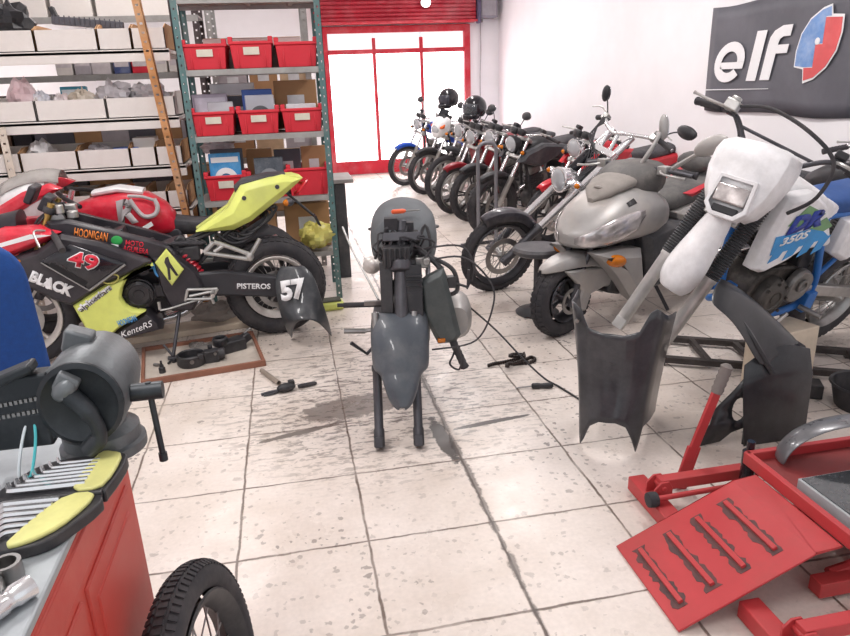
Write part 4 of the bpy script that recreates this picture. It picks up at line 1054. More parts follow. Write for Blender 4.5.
# dark fork-like chain and parts heap on the top shelf
crumple('black_part', 'heap of dark parts on the top shelf at the end away from the rusty upright', 'part', (-1.72, yb+.06, 1.775), (.15, .11, .12), black, 21)
cr = root('chain_guard', 'dark ribbed plastic rail lying across the top shelf trays', 'part', (-1.22, yb+.05, 1.90), 0)
b = MB(); b.box((0, 0, .03), (.44, .06, .05), R(.10, 'Y'))
for k in range(14): b.box((-.20+.031*k, -.032, .04 - .0031*k + .018), (.008, .01, .055), R(.10, 'Y'))
b.build('rail', gdark, cr, bev=.004)
MB().box((-.2, 0, .09), (.03, .05, .09), R(-.3, 'Y')).build('bracket', black, cr, bev=.004)

# grey rack standing behind it
gr = root('steel_rack', 'grey steel rack of boxed stock standing behind the white tray rack', 'rack', (-1.56, 6.05, 0))
for x in (-1.0, 1.0):
    for y in (-.2, .2):
        b = MB(); angle_post(b, x, y, 0, 2.5, -1 if x > 0 else 1, 1 if y < 0 else -1, .045); b.build('post', darkpost, gr, smooth=False)
for z in (.5, 1.05, 1.62, 2.02):
    b = MB(); b.box((0, 0, z-.01), (2.0, .39, .012)); b.box((0, -.195, z-.025), (2.0, .012, .045)); b.build('shelf', greysh, gr, smooth=False)
cols = [('white', card), ('grey', mat('stock_grey', 'b5aeb4', .6)), ('pale', mat('stock_pale', 'd5cdd0', .6)), ('blue', mat('stock_blue', '3f4f86', .5, dirt='c9cfe0', dirt_amt=.4, scale=12)), ('red', redtx), ('white', card)]
rnd = random.Random(4)
x = -1.58; k = 0
while x < -.70:
    w_ = rnd.choice((.13, .15, .17)); cn, cm = cols[k % 6]
    packet('stock_box', '%s stock box on the upper grey shelf, %s from the rusty upright' % (cn, ['ninth', 'eighth', 'seventh', 'sixth', 'fifth', 'fourth', 'third', 'second', 'first', 'tenth'][min(k, 9)]), 'box', (x, 6.06, 1.618), (w_-.012, .3, rnd.choice((.14, .16, .18))), cm, 0, 0, (.6, .5), mat('stock_pale', 'd5cdd0', .6), group='stock boxes on the grey rack behind')
    x += w_; k += 1
for k, x in enumerate((-2.42, -2.27, -2.12, -1.97, -1.82)):
    packet('binder', ('dark red', 'dark green', 'brown', 'black', 'slate')[k] + ' upright folder on the grey rack behind the pink bag', 'folder', (x, 6.05, 1.618 - .57), (.13, .3, .44), mat('folder%d' % k, ('5a3038', '34514f', '7a5f50', '2f2c33', '6d6a75')[k], .6), 0, 0, (.5, .1), greysh, group='folders on the grey rack')
for k in range(6):
    packet('stock_box', 'tall white carton on the top grey shelf, %s from the rusty upright' % ORD[5-k], 'box', (-2.38+.31*k, 6.055, 2.018), (.28, .32, .42), card, group='tall white cartons along the top')
for k in range(6):
    packet('stock_box', 'dark carton on the middle grey shelf behind the bags, %s from the rusty upright' % ORD[5-k], 'box', (-1.70+.2*k, 6.055, 1.048), (.2, .32, .30 + .03*(k % 3)), (gdark, brown, mat('stock_grey', 'b5aeb4'))[k % 3], group='cartons on the middle grey shelf')
for k in range(6):
    packet('stock_box', 'dark carton low on the grey rack behind the trays, %s from the rusty upright' % ORD[5-k], 'box', (-2.36+.32*k, 6.055, .498), (.30, .32, .40), (gdark, brown)[k % 2], group='cartons on the low grey shelf')

g2 = root('steel_rack', 'grey steel rack with brown cartons standing behind the teal rack', 'rack', (-.13, 6.05, 0))
for x in (-.38, .38):
    for y in (-.2, .2):
        b = MB(); angle_post(b, x, y, 0, 2.5, -1 if x > 0 else 1, 1 if y < 0 else -1, .045); b.build('post', greysh, g2, smooth=False)
for z in (.5, .95, 1.40, 1.80, 2.18):
    b = MB(); b.box((0, 0, z-.01), (.75, .39, .012)); b.box((0, -.195, z-.025), (.75, .012, .045)); b.build('shelf', greysh, g2, smooth=False)
HL = {.5: 'lowest', .95: 'second lowest', 1.40: 'middle', 1.80: 'upper', 2.18: 'top'}
for z, hs_ in ((.5, (.32, .38, .34)), (.95, (.30, .36, .25)), (1.40, (.24, .33, .28))):
    for k in range(3):
        carton(('%s carton on the %s shelf behind the teal rack, ' % (('brown', 'tan', 'grey')[(k + int(z*10)) % 3], HL[z])) + ('nearest the white trays', 'middle of three', 'nearest the door')[k], -.36+.235*k, 6.02, z-.002, (.215, .3, hs_[k]), (brown, mat('tan_carton', 'cdb192', .8), mat('stock_grey', 'b5aeb4'))[(k + int(z*10)) % 3], group='cartons on the rack behind the teal rack')
# ------------------------------------------------------------------ the stripped machine in the middle of the floor
hull = mat('hull_grey', '484e56', .4, dirt='9a9794', dirt_amt=.25, scale=6, coat=.2)
sb = root('stripped_motorcycle', 'stripped motorcycle without front wheel standing on its bare fork legs in mid-floor', 'motorcycle', (.355, 2.6, 0), rad(260.2), 0)
FK = T(0, 0, .03) @ R(-rad(25), 'Y')
for s in (-1, 1):
    b = MB(FK); b.lathe([(.016, -.025), (.024, -.02), (.024, .05), (.020, .06), (.020, .30), (.024, .31), (.024, .33), (.016, .335)], (0, s*.085, 0), n=14)
    b.box((.012, s*.085, .0), (.05, .034, .045)); lo = b.build('fork_leg', darksteel, sb, bev=.003)
    MB(FK).lathe([(.016, .3), (.016, .56)], (0, s*.085, 0), n=12).build('stanchion', steel, lo)
# tongue-shaped front fender
rows = []
for z, hw_, x, dp in ((.535, .115, -.235, .10), (.515, .125, -.18, .10), (.46, .128, -.125, .095), (.40, .126, -.085, .09), (.345, .122, -.06, .085), (.325, .118, -.053, .08), (.322, .085, -.05, .045), (.28, .072, -.02, .035), (.235, .056, .0, .025), (.208, .038, .012, .015), (.196, .012, .018, .005)):
    row = []
    for j in range(15):
        a = -1 + 2*j/14; u = math.sin(a*PI/2)
        row.append((x - dp*abs(a)**2.2, .02 + hw_*u, z - .015*abs(a)**3))
    rows.append(row)
MB().grid(rows).build('fender', hull, sb, sol=.006, sub=1)
# steering column, clamp, head clutter
ax0, ax1 = (-.20, .03, .45), (-.40, .045, .85)
MB().tube([ax0, (-.235, .032, .52), (-.3, .038, .69), ax1], [.036, .032, .032, .034], 16).build('steering_column', darksteel, sb)
b = MB(); b.lathe([(.03, 0), (.052, .01), (.052, .05), (.04, .06)], (-.30, .038, .70), V((-.4, 0, 1)), 18); b.box((-.37, .045, .84), (.06, .17, .04), R(-.4, 'Y')); b.cyl((-.40, .045, .885), .024, .05, V((-.4, 0, 1)), 12)
b.build('triple_clamp', darksteel, sb, bev=.004)
b = MB(); b.box((-.33, .02, .77), (.09, .12, .09))
for k in range(5): b.box((-.285, -.03+.022*k, .77), (.02, .012, .08))
b.build('rectifier', black, sb, bev=.004)
b = MB(); b.box((-.32, -.03, .60), (.10, .055, .28), R(-.2, 'Y')); b.box((-.30, .09, .60), (.10, .075, .26), R(-.2, 'Y'))
for k in range(9): b.box((-.262, .095, .50+.024*k), (.02, .07, .008))
b.build('radiator', black, sb, bev=.006)
b = MB(); b.lathe([(.012, -.05), (.026, -.04), (.030, 0), (.030, .012)], (-.40, -.04, .80), V((.7, -.25, .6)), 18); go = b.build('ignition_switch', black, sb)
MB().lathe([(.026, .008), (.017, .016), (.016, .010), (.001, .012)], (-.40, -.04, .80), V((.7, -.25, .6)), 18).build('dial', steel, go)
b = MB()
rnd = random.Random(3)
for k in range(14):
    y0 = -.08 + .018*k; q = [(-.36+rnd.uniform(-.05, .05), y0+rnd.uniform(-.03, .03), .74+.02*rnd.random())]
    for i in range(3): q.append((-.36+rnd.uniform(-.10, .07), y0+rnd.uniform(-.05, .05), .80+rnd.uniform(-.03, .10)))
    q.append((-.45, y0*.6, .72))
    b.tube(sp(q, 4), rnd.choice((.004, .005, .0075)), 6)
b.box((-.42, .075, .87), (.05, .05, .06)); b.box((-.40, .0, .90), (.05, .06, .05)); b.cyl((-.42, .10, .83), .022, .06, 'Z', 10)
b.build('wiring', rubber, sb)
# engine, frame, rear part
engine_block(sb, -.56, .36, .95, T(0, .03, 0), tilt=.9, m=engine)
b = MB()
b.tube(sp([(-.40, .045, .82), (-.62, .05, .60), (-.85, .05, .62), (-1.35, .06, .70)], 5), .028, 10)
for s in (-1, 1): b.tube(sp([(-.7, .05+s*.10, .42), (-.95, .05+s*.12, .58), (-1.4, .05+s*.10, .68)], 5), .013, 8); b.rod((-.72, .05+s*.08, .36), (-1.27, .05+s*.08, .31), .022)
b.box((-.38, .03, .52), (.12, .10, .16)); b.box((-.45, -.06, .42), (.10, .09, .12)); b.box((-.42, .1, .43), (.1, .08, .1))
b.build('frame', darksteel, sb)
wheel(sb, T(-1.27, .05, .29), .29, .08, steel, 'spoke', disc=False, drum=True)
b = MB(); b.box((-.30, -.045, .44), (.06, .07, .07)); b.cyl((-.28, .075, .455), .03, .06, 'X', 12); b.cyl((-.29, .02, .44), .022, .12, 'Y', 10); b.build('carburettor', enginelt, sb, bev=.006)
cover = mat('seat_cover_grey', '63676b', .75, bump=.25, scale=9)
rows = []
for i, (x, zc, hw_, h_, dn) in enumerate(((-.86, .70, .10, .10, .08), (-.90, .71, .16, .13, .16), (-1.00, .71, .18, .155, .20), (-1.12, .715, .185, .165, .21), (-1.25, .72, .175, .165, .2), (-1.36, .72, .14, .14, .15), (-1.42, .71, .07, .08, .06))):
    row = []
    for k in range(26):
        a = 2*PI*k/26; c, d_ = math.cos(a), math.sin(a); e = 2.3 if d_ > 0 else 3.2
        fold = 1 + .022*math.sin(9*a + 1.3*i) + .014*math.sin(15*a - 2*i)
        row.append((x + .012*math.sin(3*a+i), .045 + math.copysign(abs(c)**(2/e), c)*hw_*fold, zc + math.copysign(abs(d_)**(2/e), d_)*(h_ if d_ > 0 else dn)*fold))
    rows.append(row)
MB().grid(rows, cu=True, caps=True).build('seat_cover', cover, sb, sub=1)
b = MB(); b.tube(sp([(-1.15, -.13, .72), (-1.22, -.15, .71), (-1.3, -.13, .70)], 4), .008, 6); b.tube(sp([(-1.15, .22, .72), (-1.22, .24, .71), (-1.3, .22, .70)], 4), .008, 6); b.build('grab_rail', black, sb)
# loose cowl hanging on the rider's-left side with a grey can behind it
panel = [(.115, .655), (.165, .685), (.225, .715), (.26, .56), (.295, .40), (.27, .365), (.19, .36), (.125, .50)]
b = MB(T(-.30, 0, 0) @ R(PI/2, 'Z') @ M.Scale(-1, 4, V((0, 1, 0))))
b.plate([(y, z) for y, z in panel], -.03, .035, .02); b.build('hanging_cowl', mat('cowl_greenish', '454b4c', .42, dirt='7f8380', dirt_amt=.25), sb, bev=.004)
b = MB(); b.loft([(-.62, .44, .06, .06, .06), (-.56, .45, .085, .10, .10), (-.45, .45, .085, .11, .11), (-.38, .45, .06, .07, .07)], 18); o = b.build('headlamp_shell', silver, sb); o.location = (0, .275, -.02)
b = MB(); b.box((-.27, .205, .385), (.03, .035, .02)); b.build('reflector', amber, sb, bev=.005)
b = MB(); pr = [(.019 if k % 2 else .0165, .011*k) for k in range(14)]; b.lathe([(.01, 0)] + pr + [(.021, .152), (.012, .158)], (-.30, .25, .385), V((.05, .062, -.14)), 12); b.build('grip', rubber, sb)
b = MB()
b.tube(sp([(-.36, .13, .76), (-.34, .20, .74), (-.33, .27, .69), (-.33, .285, .60), (-.32, .24, .58)], 5), .010, 8); b.tube(sp([(-.35, .12, .79), (-.33, .2, .72), (-.3, .23, .66)], 5), .014, 8)
b.box((-.33, .255, .64), (.04, .05, .05)); b.rod((-.33, .255, .64), (-.30, .33, .62), .006); b.rod((-.3, .33, .62), (-.3, .335, .70), .006); b.build('handlebar', black, sb)
b = MB(); b.box((-.34, .13, .735), (.05, .06, .05)); b.cyl((-.31, .15, .745), .018, .05, 'X', 10); b.build('master_cylinder', steel, sb, bev=.005)
for pts in ([(-.36, .10, .72), (-.30, .30, .76), (-.28, .42, .66), (-.26, .44, .55), (-.26, .36, .38), (-.22, .16, .36)],
            [(-.36, .08, .78), (-.34, .30, .80), (-.32, .36, .70), (-.34, .33, .60)],
            [(-.30, .28, .42), (-.27, .26, .32), (-.26, .24, .27), (-.24, .28, .25), (-.24, .29, .31), (-.27, .27, .35)]):
    MB().tube(sp(pts, 7), .0045, 6).build('cable', rubber, sb)
b = MB(); b.rod((-.60, .0, .46), (-.60, -.26, .462), .014); b.rod((-.60, -.24, .462), (-.60, -.29, .464), .010); b.build('footpeg', rubber, sb)
b = MB(); b.tube(sp([(-.55, -.05, .34), (-.58, -.12, .335), (-.58, -.17, .33)], 4), .011, 8); b.rod((-.58, -.16, .33), (-.57, -.265, .338), .014); b.build('kick_pedal', steel, sb)
b = MB(); b.tube([(-.62, -.06, .30), (-.60, -.16, .20), (-.58, -.235, .27)], .010, 8); b.build('kickstand', darksteel, sb)
b = MB(); b.tube(sp([(-.98, -.275, .775), (-.85, -.22, .68), (-.68, -.13, .55), (-.58, -.085, .49)], 4), .006, 8); b.build('brake_rod', steel, sb)
b = MB(); b.ell((-.62, -.11, .655), (.03, .045, .045), 14, R(.5, 'X')); b.ell((-.60, -.10, .66), (.02, .03, .03), 12, R(.5, 'X')); b.build('horn', mat('horn_white', 'c9c4c0', .35, .3), sb)
b = MB(); b.box((-.5, -.1, .5), (.02, .10, .02)); b.build('bracket', steel, sb)
# long cable trailing from it across the floor
pw = sb.matrix_world.copy()
cb = MB().tube(sp([(.635, 3.02, .60), (.72, 3.22, .50), (.86, 3.36, .36), (1.02, 3.36, .20), (1.12, 3.24, .085), (1.19, 3.08, .02), (1.24, 2.97, .007), (1.29, 2.76, .007), (1.31, 2.62, .006)], 8), .005, 8).build('cable', rubber)
tag(cb, 'black control cable arching from the stripped motorcycle down over the drive chain', 'cable')
# orange tool on the seat cover
ot = root('screwdriver', 'small orange-handled screwdriver lying on the grey seat cover', 'screwdriver', (.555, 3.47, .852), rad(5))
b = MB(); b.lathe([(.006, 0), (.012, .006), (.012, .06), (.007, .075)], (-.06, 0, .012), 'X', 10); b.build('handle', mat('orange_handle', 'e8633a', .4), ot)
MB().rod((.012, 0, .012), (.09, 0, .010), .004, 8).build('shaft', steel, ot)

# ------------------------------------------------------------------ items on the floor
ty = root('parts_tray', 'shallow wooden-edged tray holding carburettor parts on the floor by the race machine', 'tray', (-.60, 3.90, 0), rad(9.5))
tw_, td_ = .64, .52
MB().box((0, 0, .006), (tw_, td_, .012)).build('base', mat('tray_base', 'cfc5ba', .4, dirt='6a5f58', dirt_amt=.5, scale=5), ty)
woodm = mat('tray_wood', '8a5d4b', .6, var=.2, scale=9)
for c, d_ in (((0, -td_/2, .018), (tw_+.02, .018, .036)), ((0, td_/2, .018), (tw_+.02, .018, .036)), ((-tw_/2, 0, .018), (.018, td_-.02, .036)), ((tw_/2, 0, .018), (.018, td_-.02, .036))):
    MB().box(c, d_).build('rim', woodm, ty, bev=.003)
def world_of(lx, ly, z, rz=9.5, o=(-.60, 3.90)):
    a = rad(rz); return (o[0] + lx*math.cos(a) - ly*math.sin(a), o[1] + lx*math.sin(a) + ly*math.cos(a), z)
cp = root('carburettor', 'round black carburettor body lying in the tray near its front edge', 'carburettor', world_of(-.06, -.08, .012), rad(10))
b = MB(); b.lathe([(.075, 0), (.08, .01), (.08, .06), (.072, .066), (.066, .06), (.066, .02), (.001, .02)], n=26, capmax=.1); b.build('bowl', black, cp)
b = MB(); b.box((.11, -.01, .035), (.08, .06, .07)); b.cyl((.16, -.01, .04), .032, .05, 'X', 14); b.cyl((.11, .02, .075), .014, .03, 'Z', 10); b.box((.05, -.06, .06), (.03, .03, .03)); b.build('throttle_body', black, cp, bev=.006)
MB().cyl((0, -.081, .04), .012, .006, 'Y', 10).build('screw', steel, cp); MB().cyl((.13, -.045, .055), .009, .01, 'Y', 8).build('screw', steel, cp)
cp = root('carburettor', 'elongated black carburettor housing lying in the tray towards its outer end', 'carburettor', world_of(.17, .03, .012), rad(28))
b = MB(); b.box((0, 0, .035), (.17, .08, .07)); b.lathe([(.04, 0), (.045, .01), (.045, .05), (.03, .055), (.03, .01), (.001, .01)], (-.06, 0, .05), V((0, 0, 1)), 18); b.box((.1, .01, .055), (.06, .05, .05), R(-.4, 'Y')); b.build('housing', black, cp, bev=.01)
b = MB(); b.tube(sp([(.1, .02, .08), (.14, .02, .10), (.16, .03, .08)], 4), .006, 6); b.build('lever', steel, cp)
cl = root('clear_bag', 'flat dusty clear plastic sheet lying at the back of the parts tray', 'plastic sheet', world_of(.10, .16, .013), rad(12))
rows = [[(-.16+.32*j/12, -.07+.14*i/6, .012 + .008*math.sin(j*1.3+i)+.006*math.cos(i*2.1+j*.7)) for j in range(13)] for i in range(7)]
MB().grid(rows).build('sheet', mat('dusty_clear', '9c9793', .25, trans=.35, dirt='5e5856', dirt_amt=.4), cl, sol=.002)
for k, (x, y, l) in enumerate(((-.22, -.14, 'small dark brass jet standing in the tray corner nearest the vise'), (-.15, -.02, 'small dark linkage lying in the tray beside the round carburettor'), (-.25, -.03, 'tiny spring lying alone on the tray base near its end rim'))):
    t = root('carburettor_part', l, 'part', world_of(x, y, .012), rad(30*k))
    b = MB()
    if k == 0: b.lathe([(.018, 0), (.018, .03), (.012, .034), (.012, .045), (.006, .047), (.006, .07), (.002, .071)], n=12)
    elif k == 1: b.tube(sp([(-.04, 0, .008), (0, .015, .018), (.03, -.01, .01), (.05, .01, .008)], 4), .007, 7); b.cyl((0, .01, .012), .014, .02, 'Z', 10)
    else: b.tube([(.008*math.cos(a), -.02+.0006*i, .010+.008*math.sin(a)) for i, a in enumerate([i*.7 for i in range(64)])], .002, 5)
    b.build('part', black if k < 2 else steel, t)
# pale plank under and behind the tray
pk = root('plank', 'long pale worn wooden plank lying on the floor under the race machine', 'plank', (-.70, 4.43, 0), rad(9))
MB().box((0, 0, .02), (1.1, .19, .04)).build('board', mat('pale_wood', 'd9cab6', .7, var=.15, scale=6, dirt='8f7c6b', dirt_amt=.35), pk, bev=.006)
crumple('rag', 'grey crumpled cloth dumped on the plank behind the kickstand', 'rag', (-.56, 4.42, .042), (.14, .05, .06), mat('rag_grey', 'a29a93', .9, dirt='6d645e', dirt_amt=.4), 31)
# pliers-like tool, tube, chain, screwdriver
pl = root('hand_tool', 'black greasy tool with a jaw end lying on the white tiles beyond the tray', 'tool', (-.11, 3.32, 0), rad(12))
b = MB(); b.tube(sp([(-.14, .0, .008), (-.10, .004, .010), (-.04, 0, .013)], 4), .008, 8); b.tube(sp([(-.13, -.012, .007), (-.09, -.016, .008), (-.05, -.004, .012)], 4), .006, 6); b.build('jaw', darksteel, pl)
b = MB(); b.ell((-.01, 0, .022), (.05, .03, .022), 14); b.box((.02, .012, .03), (.03, .03, .035)); b.build('head', black, pl)
b = MB(); b.lathe([(.008, 0), (.012, .02), (.011, .09), (.006, .10)], (.05, 0, .013), 'X', 10); b.build('handle', rubber, pl)
pb = root('steel_tube', 'short grey steel tube lying on the floor against the black greasy tool', 'tube', (-.205, 3.50, .014), rad(-65))
MB().lathe([(.011, -.11), (.013, -.11), (.013, .11), (.011, .11)], ax='X', n=14, closed=True).build('tube', mat('dull_tube', 'a69a90', .5, .5), pb)
ch = root('drive_chain', 'greasy drive chain bunched up on the tiles below the trailing cable', 'chain', (1.10, 3.32, 0), 0)
b = MB()
path = sp([(-.13, .015, 0), (-.09, .03, 0), (-.04, .035, 0), (.02, .05, 0), (.06, .06, 0), (.09, .04, 0), (.13, .06, 0), (.14, .02, 0), (.09, -.01, 0), (.03, .0, 0), (-.02, -.02, 0), (-.05, -.05, 0), (-.01, -.06, 0), (.04, -.035, 0), (.07, .0, 0), (.03, .03, 0), (-.01, .015, 0), (.04, -.01, 0), (.08, .03, 0)], 4)
for i in range(len(path)-1):
    a, c = path[i], path[i+1]; d_ = c-a; z = .010 + .014*min(3, max(0, i-30)//8)
    rot = R(math.atan2(d_.y, d_.x), 'Z')
    for s in (-1, 1): b.box(((a.x+c.x)/2, (a.y+c.y)/2, z), (d_.length*1.15, .004, .017), rot @ T(0, 0, 0) if False else rot)
    b.cyl((a.x, a.y, z), .007, .016, 'Z', 8)
b.build('links', mat('greasy_chain', '3b3433', .4, .6), ch)
sd = root('screwdriver', 'black screwdriver lying on the tiles in front of the drive chain', 'screwdriver', (1.13, 3.005, 0), rad(-12))
b = MB(); b.lathe([(.008, 0), (.014, .006), (.015, .03), (.012, .05), (.015, .08), (.015, .10), (.010, .108)], (-.03, 0, .015), 'X', 12); b.build('handle', black, sd)
b = MB(); b.rod((-.03, 0, .013), (-.10, .002, .006), .004, 8); b.box((-.105, .002, .005), (.015, .008, .002)); b.build('shaft', steel, sd)
# ------------------------------------------------------------------ chopper with long raked fork
ck = root('chopper_motorcycle', 'chopper motorcycle with long raked chrome fork and round headlight behind the silver scooter', 'motorcycle', (1.42, 4.72, 0), rad(193), rad(13))
CR = T(0, 0, .30) @ R(-rad(48), 'Y')
wheel(ck, T(0, 0, .30), .30, .07, darksteel, 'spoke', disc=True)
wheel(ck, T(-1.72, 0, .31), .31, .13, darksteel, 'spoke', disc=False, drum=True)
for s in (-1, 1):
    b = MB(CR); b.lathe([(.02, -.03), (.030, -.02), (.032, .30), (.037, .31), (.037, .33), (.025, .335)], (0, s*.105, 0), n=14); b.box((.0, s*.105, -.01), (.05, .05, .06)); lo = b.build('fork_leg', darksteel, ck, bev=.003)
    MB(CR).lathe([(.026, .32), (.026, 1.22)], (0, s*.105, 0), n=16).build('stanchion', chrome, lo)
    if s < 0: MB(CR).lathe([(.036, .80), (.038, .81), (.038, .98), (.022, 1.0)], (0, s*.105, 0), n=16).build('fork_shroud', blackg, lo)
for z in (.72, 1.03):
    b = MB(CR); b.box((.01, 0, z), (.05, .27, .05)); b.cyl((-.05, 0, z), .03, .06)
    for s in (-1, 1): b.cyl((0, s*.105, z), .033, .056)
    b.build('triple_clamp', chrome, ck, bev=.006)
b = MB(CR); b.box((-.04, 0, .88), (.05, .06, .36)); b.build('steering_head', black, ck, bev=.006)
fender(ck, T(0, 0, .30), .325, -1.45, .55, .15, mat('chopper_black', '34323a', .35, dirt='8b8688', dirt_amt=.25, coat=.3), 'fender', crown=.02, skirt=.05)
round_lamp(ck, T(*(CR @ V((.10, 0, .66)))), (0, 0, 0), .088, chrome, d=(1, 0, -.05), deep=.15)
for s in (-1, 1): indicator(ck, T(*(CR @ V((.08, s*.17, .70)))), (0, 0, 0), s, chrome)
b = MB(CR)
for s in (-1, 1): b.rod((0, s*.05, 1.03), (.06, s*.05, 1.16), .014, 10)
b.build('riser', chrome, ck)
hbp = MB(CR).tube(sp([(-.06, -.42, 1.28), (-.02, -.30, 1.29), (.06, -.12, 1.20), (.06, 0, 1.165), (.06, .12, 1.20), (-.02, .30, 1.29), (-.06, .42, 1.28)], 6), .0135, 10).build('handlebar', chrome, ck)
for s in (-1, 1):
    b = MB(CR); pr = [(.02 if k % 2 else .018, .009*k) for k in range(14)]; b.lathe(pr, (-.02, s*.30, 1.29), V((-.04, s*.12, -.01)), 12); b.build('grip', rubber, hbp)
    b = MB(CR); b.box((.0, s*.27, 1.28), (.045, .05, .05)); b.tube(sp([(.02, s*.26, 1.30), (.06, s*.32, 1.31), (.03, s*.44, 1.30)], 4), .006, 6); b.build('lever', alu, hbp, bev=.004)
mb_ = CR @ V((0, -.26, 1.29))
mirror(ck, M(), tuple(mb_), (mb_.x+.02, mb_.y-.04, mb_.z+.16), (.035, .02, .06), black)
mb_ = CR @ V((0, .30, 1.29))
mirror(ck, M(), tuple(mb_), (mb_.x-.02, mb_.y+.22, mb_.z+.10), (.085, .02, .045), black)
b = MB(CR)
for k in range(5): b.tube(sp([(.02, -.27+.02*k, 1.27), (.06, -.18, 1.15-.02*k), (.03, -.06+.03*k, .95), (-.02, 0, .8)], 4), .005, 6)
b.build('cable', rubber, ck)
MB().loft([(-.88, .80, .04, .03, .03), (-.95, .82, .09, .07, .06), (-1.1, .82, .13, .09, .08), (-1.28, .78, .12, .08, .08), (-1.42, .72, .07, .05, .05)], 20).build('tank', blackg, ck)
MB().loft([(-1.36, .66, .08, .05, .04), (-1.5, .64, .14, .04, .05), (-1.7, .68, .15, .05, .06), (-1.84, .76, .12, .07, .05), (-1.95, .80, .06, .05, .04)], 18).build('seat', seatm, ck)
fender(ck, T(-1.72, 0, .31), .36, -1.2, .7, .19, blackg, 'mudguard', crown=.03)
engine_block(ck, -1.05, .38, 1.15, m=engine, hm=chrome)
b = MB()
for s in (-1, 1):
    b.tube(sp([(-.78, s*.03, .78), (-.72, s*.09, .50), (-.80, s*.12, .24), (-1.2, s*.13, .20), (-1.45, s*.13, .28), (-1.72, s*.14, .31)], 5), .017, 8)
    b.tube(sp([(-.80, s*.03, .82), (-1.3, s*.08, .66), (-1.6, s*.13, .52), (-1.72, s*.14, .33)], 5), .017, 8)
b.build('frame', black, ck)
exhaust(ck, [(-.92, -.08, .5), (-.82, -.14, .4), (-.95, -.19, .22), (-1.3, -.2, .20)], .024, ((-1.3, -.2, .2), (-1.95, -.21, .24), .04))
b = MB(); b.rod((-1.0, .14, .22), (-1.08, .33, .035), .012); b.build('kickstand', darksteel, ck)
b = MB(); b.rod((-.86, .1, .28), (-.86, .30, .28), .016); b.rod((-.86, -.1, .28), (-.86, -.30, .28), .016); b.build('footpeg', rubber, ck)

# ------------------------------------------------------------------ silver maxi-scooter
def interp(st, x):
    for a, c in zip(st, st[1:]):
        if (a[0]-x)*(c[0]-x) <= 0:
            t = (x-a[0])/(c[0]-a[0]); return [p+(q-p)*t for p, q in zip(a, c)]
    return list(st[-1])
def patch(b, st, cols, off, e=2.6, n=10):
    # cols: (x, angle low, angle high) along a loft; angle 0 = +y, 90 = up
    rows = []
    for x, lo, hi in cols:
        q = interp(st, x); row = []
        for k in range(n+1):
            a = rad(lo + (hi-lo)*k/n); c, d = math.cos(a), math.sin(a)
            row.append((x + off*.6, math.copysign(abs(c)**(2/e), c)*(q[2]+off), q[1] + math.copysign(abs(d)**(2/e), d)*((q[3] if d > 0 else q[4])+off)))
        rows.append(row)
    return b.grid(rows)
so = root('scooter', 'dusty silver maxi-scooter facing forward between the chopper and the trail bike', 'scooter', (1.524, 3.70, 0), rad(206), rad(2))
wheel(so, T(0, 0, .235) @ R(.5, 'Y'), .235, .10, darksteel, 3, disc=True); wheel(so, T(-1.42, 0, .235), .235, .11, darksteel, 3, disc=False, drum=True)
SF = T(0, 0, .235) @ R(-rad(26), 'Y')
fork_legs(so, SF, .075, .40, up=darksteel, low=darksteel, r1=.016, r2=.022)
# front fender with beak and drooping skirts
fs = [(.20, .435, .012, .01, .012), (.15, .455, .05, .02, .035), (.05, .475, .078, .025, .05), (-.08, .485, .092, .025, .06), (-.22, .46, .095, .025, .06), (-.34, .41, .085, .02, .05)]
rows = []
for x, zc, hw_, t_, d_ in fs:
    rows.append([(x, hw_*math.sin(a), zc + t_*math.cos(a) - d_*max(0, abs(math.sin(a))-.8)*4) for a in [(-PI/2 + PI*k/12) for k in range(13)]])
MB().grid(rows).build('fender', silver, so, sol=.006, sub=1)
for s in (-1, 1):
    MB().plate([(.07, .43), (-.34, .40), (-.40, .33), (-.39, .25), (-.28, .27), (-.16, .25), (-.12, .15), (-.02, .17), (-.07, .29), (-.02, .35)], s*.066, s*.10, .014).build('fender_skirt', silver, so, bev=.004)
ns = [(.0, .60, .03, .025, .03), (-.03, .605, .10, .05, .06), (-.10, .62, .165, .10, .09), (-.20, .645, .21, .14, .12), (-.32, .675, .24, .17, .14), (-.45, .69, .255, .185, .155), (-.58, .69, .25, .17, .15), (-.68, .68, .22, .13, .11), (-.74, .67, .17, .08, .07)]
no = MB().loft(ns, 30, 2.5).build('nose_fairing', silver, so)
for s in (0, 1):
    b = MB(); cols = [(-.012, -25, 8), (-.04, -38, 22), (-.09, -40, 26), (-.16, -34, 26), (-.25, -24, 24), (-.34, -10, 20), (-.40, 8, 16)]
    if s: cols = [(x, 180-lo, 180-hi) for x, lo, hi in cols]
    patch(b, ns, cols, .006, 2.5); b.build('headlight', mat('headlight_glass', 'c9c4c4', .12, .55, var=.25, scale=18, coat=.6), so, sol=.003)
    b = MB(); cols = [(-.30, 34, 44), (-.36, 34, 46)]
    if s: cols = [(x, 180-lo, 180-hi) for x, lo, hi in cols]
    patch(b, ns, cols, .002, 2.5, 6); b.build('vent', black, so, sol=.002)
MB().loft([(-.20, .80, .02, .01, .03), (-.27, .84, .10, .035, .04), (-.36, .875, .13, .045, .05), (-.46, .895, .14, .04, .06), (-.55, .87, .12, .03, .05)], 20, 2.3).build('windscreen_base', mat('matte_taupe', '8d8782', .7, dirt='a9a29b', dirt_amt=.4), so)
b = MB(); b.ell((-.30, .0, .845), (.06, .05, .02), 14, R(-.5, 'Y')); b.build('screen_bracket', mat('matte_taupe', '8d8782'), so)
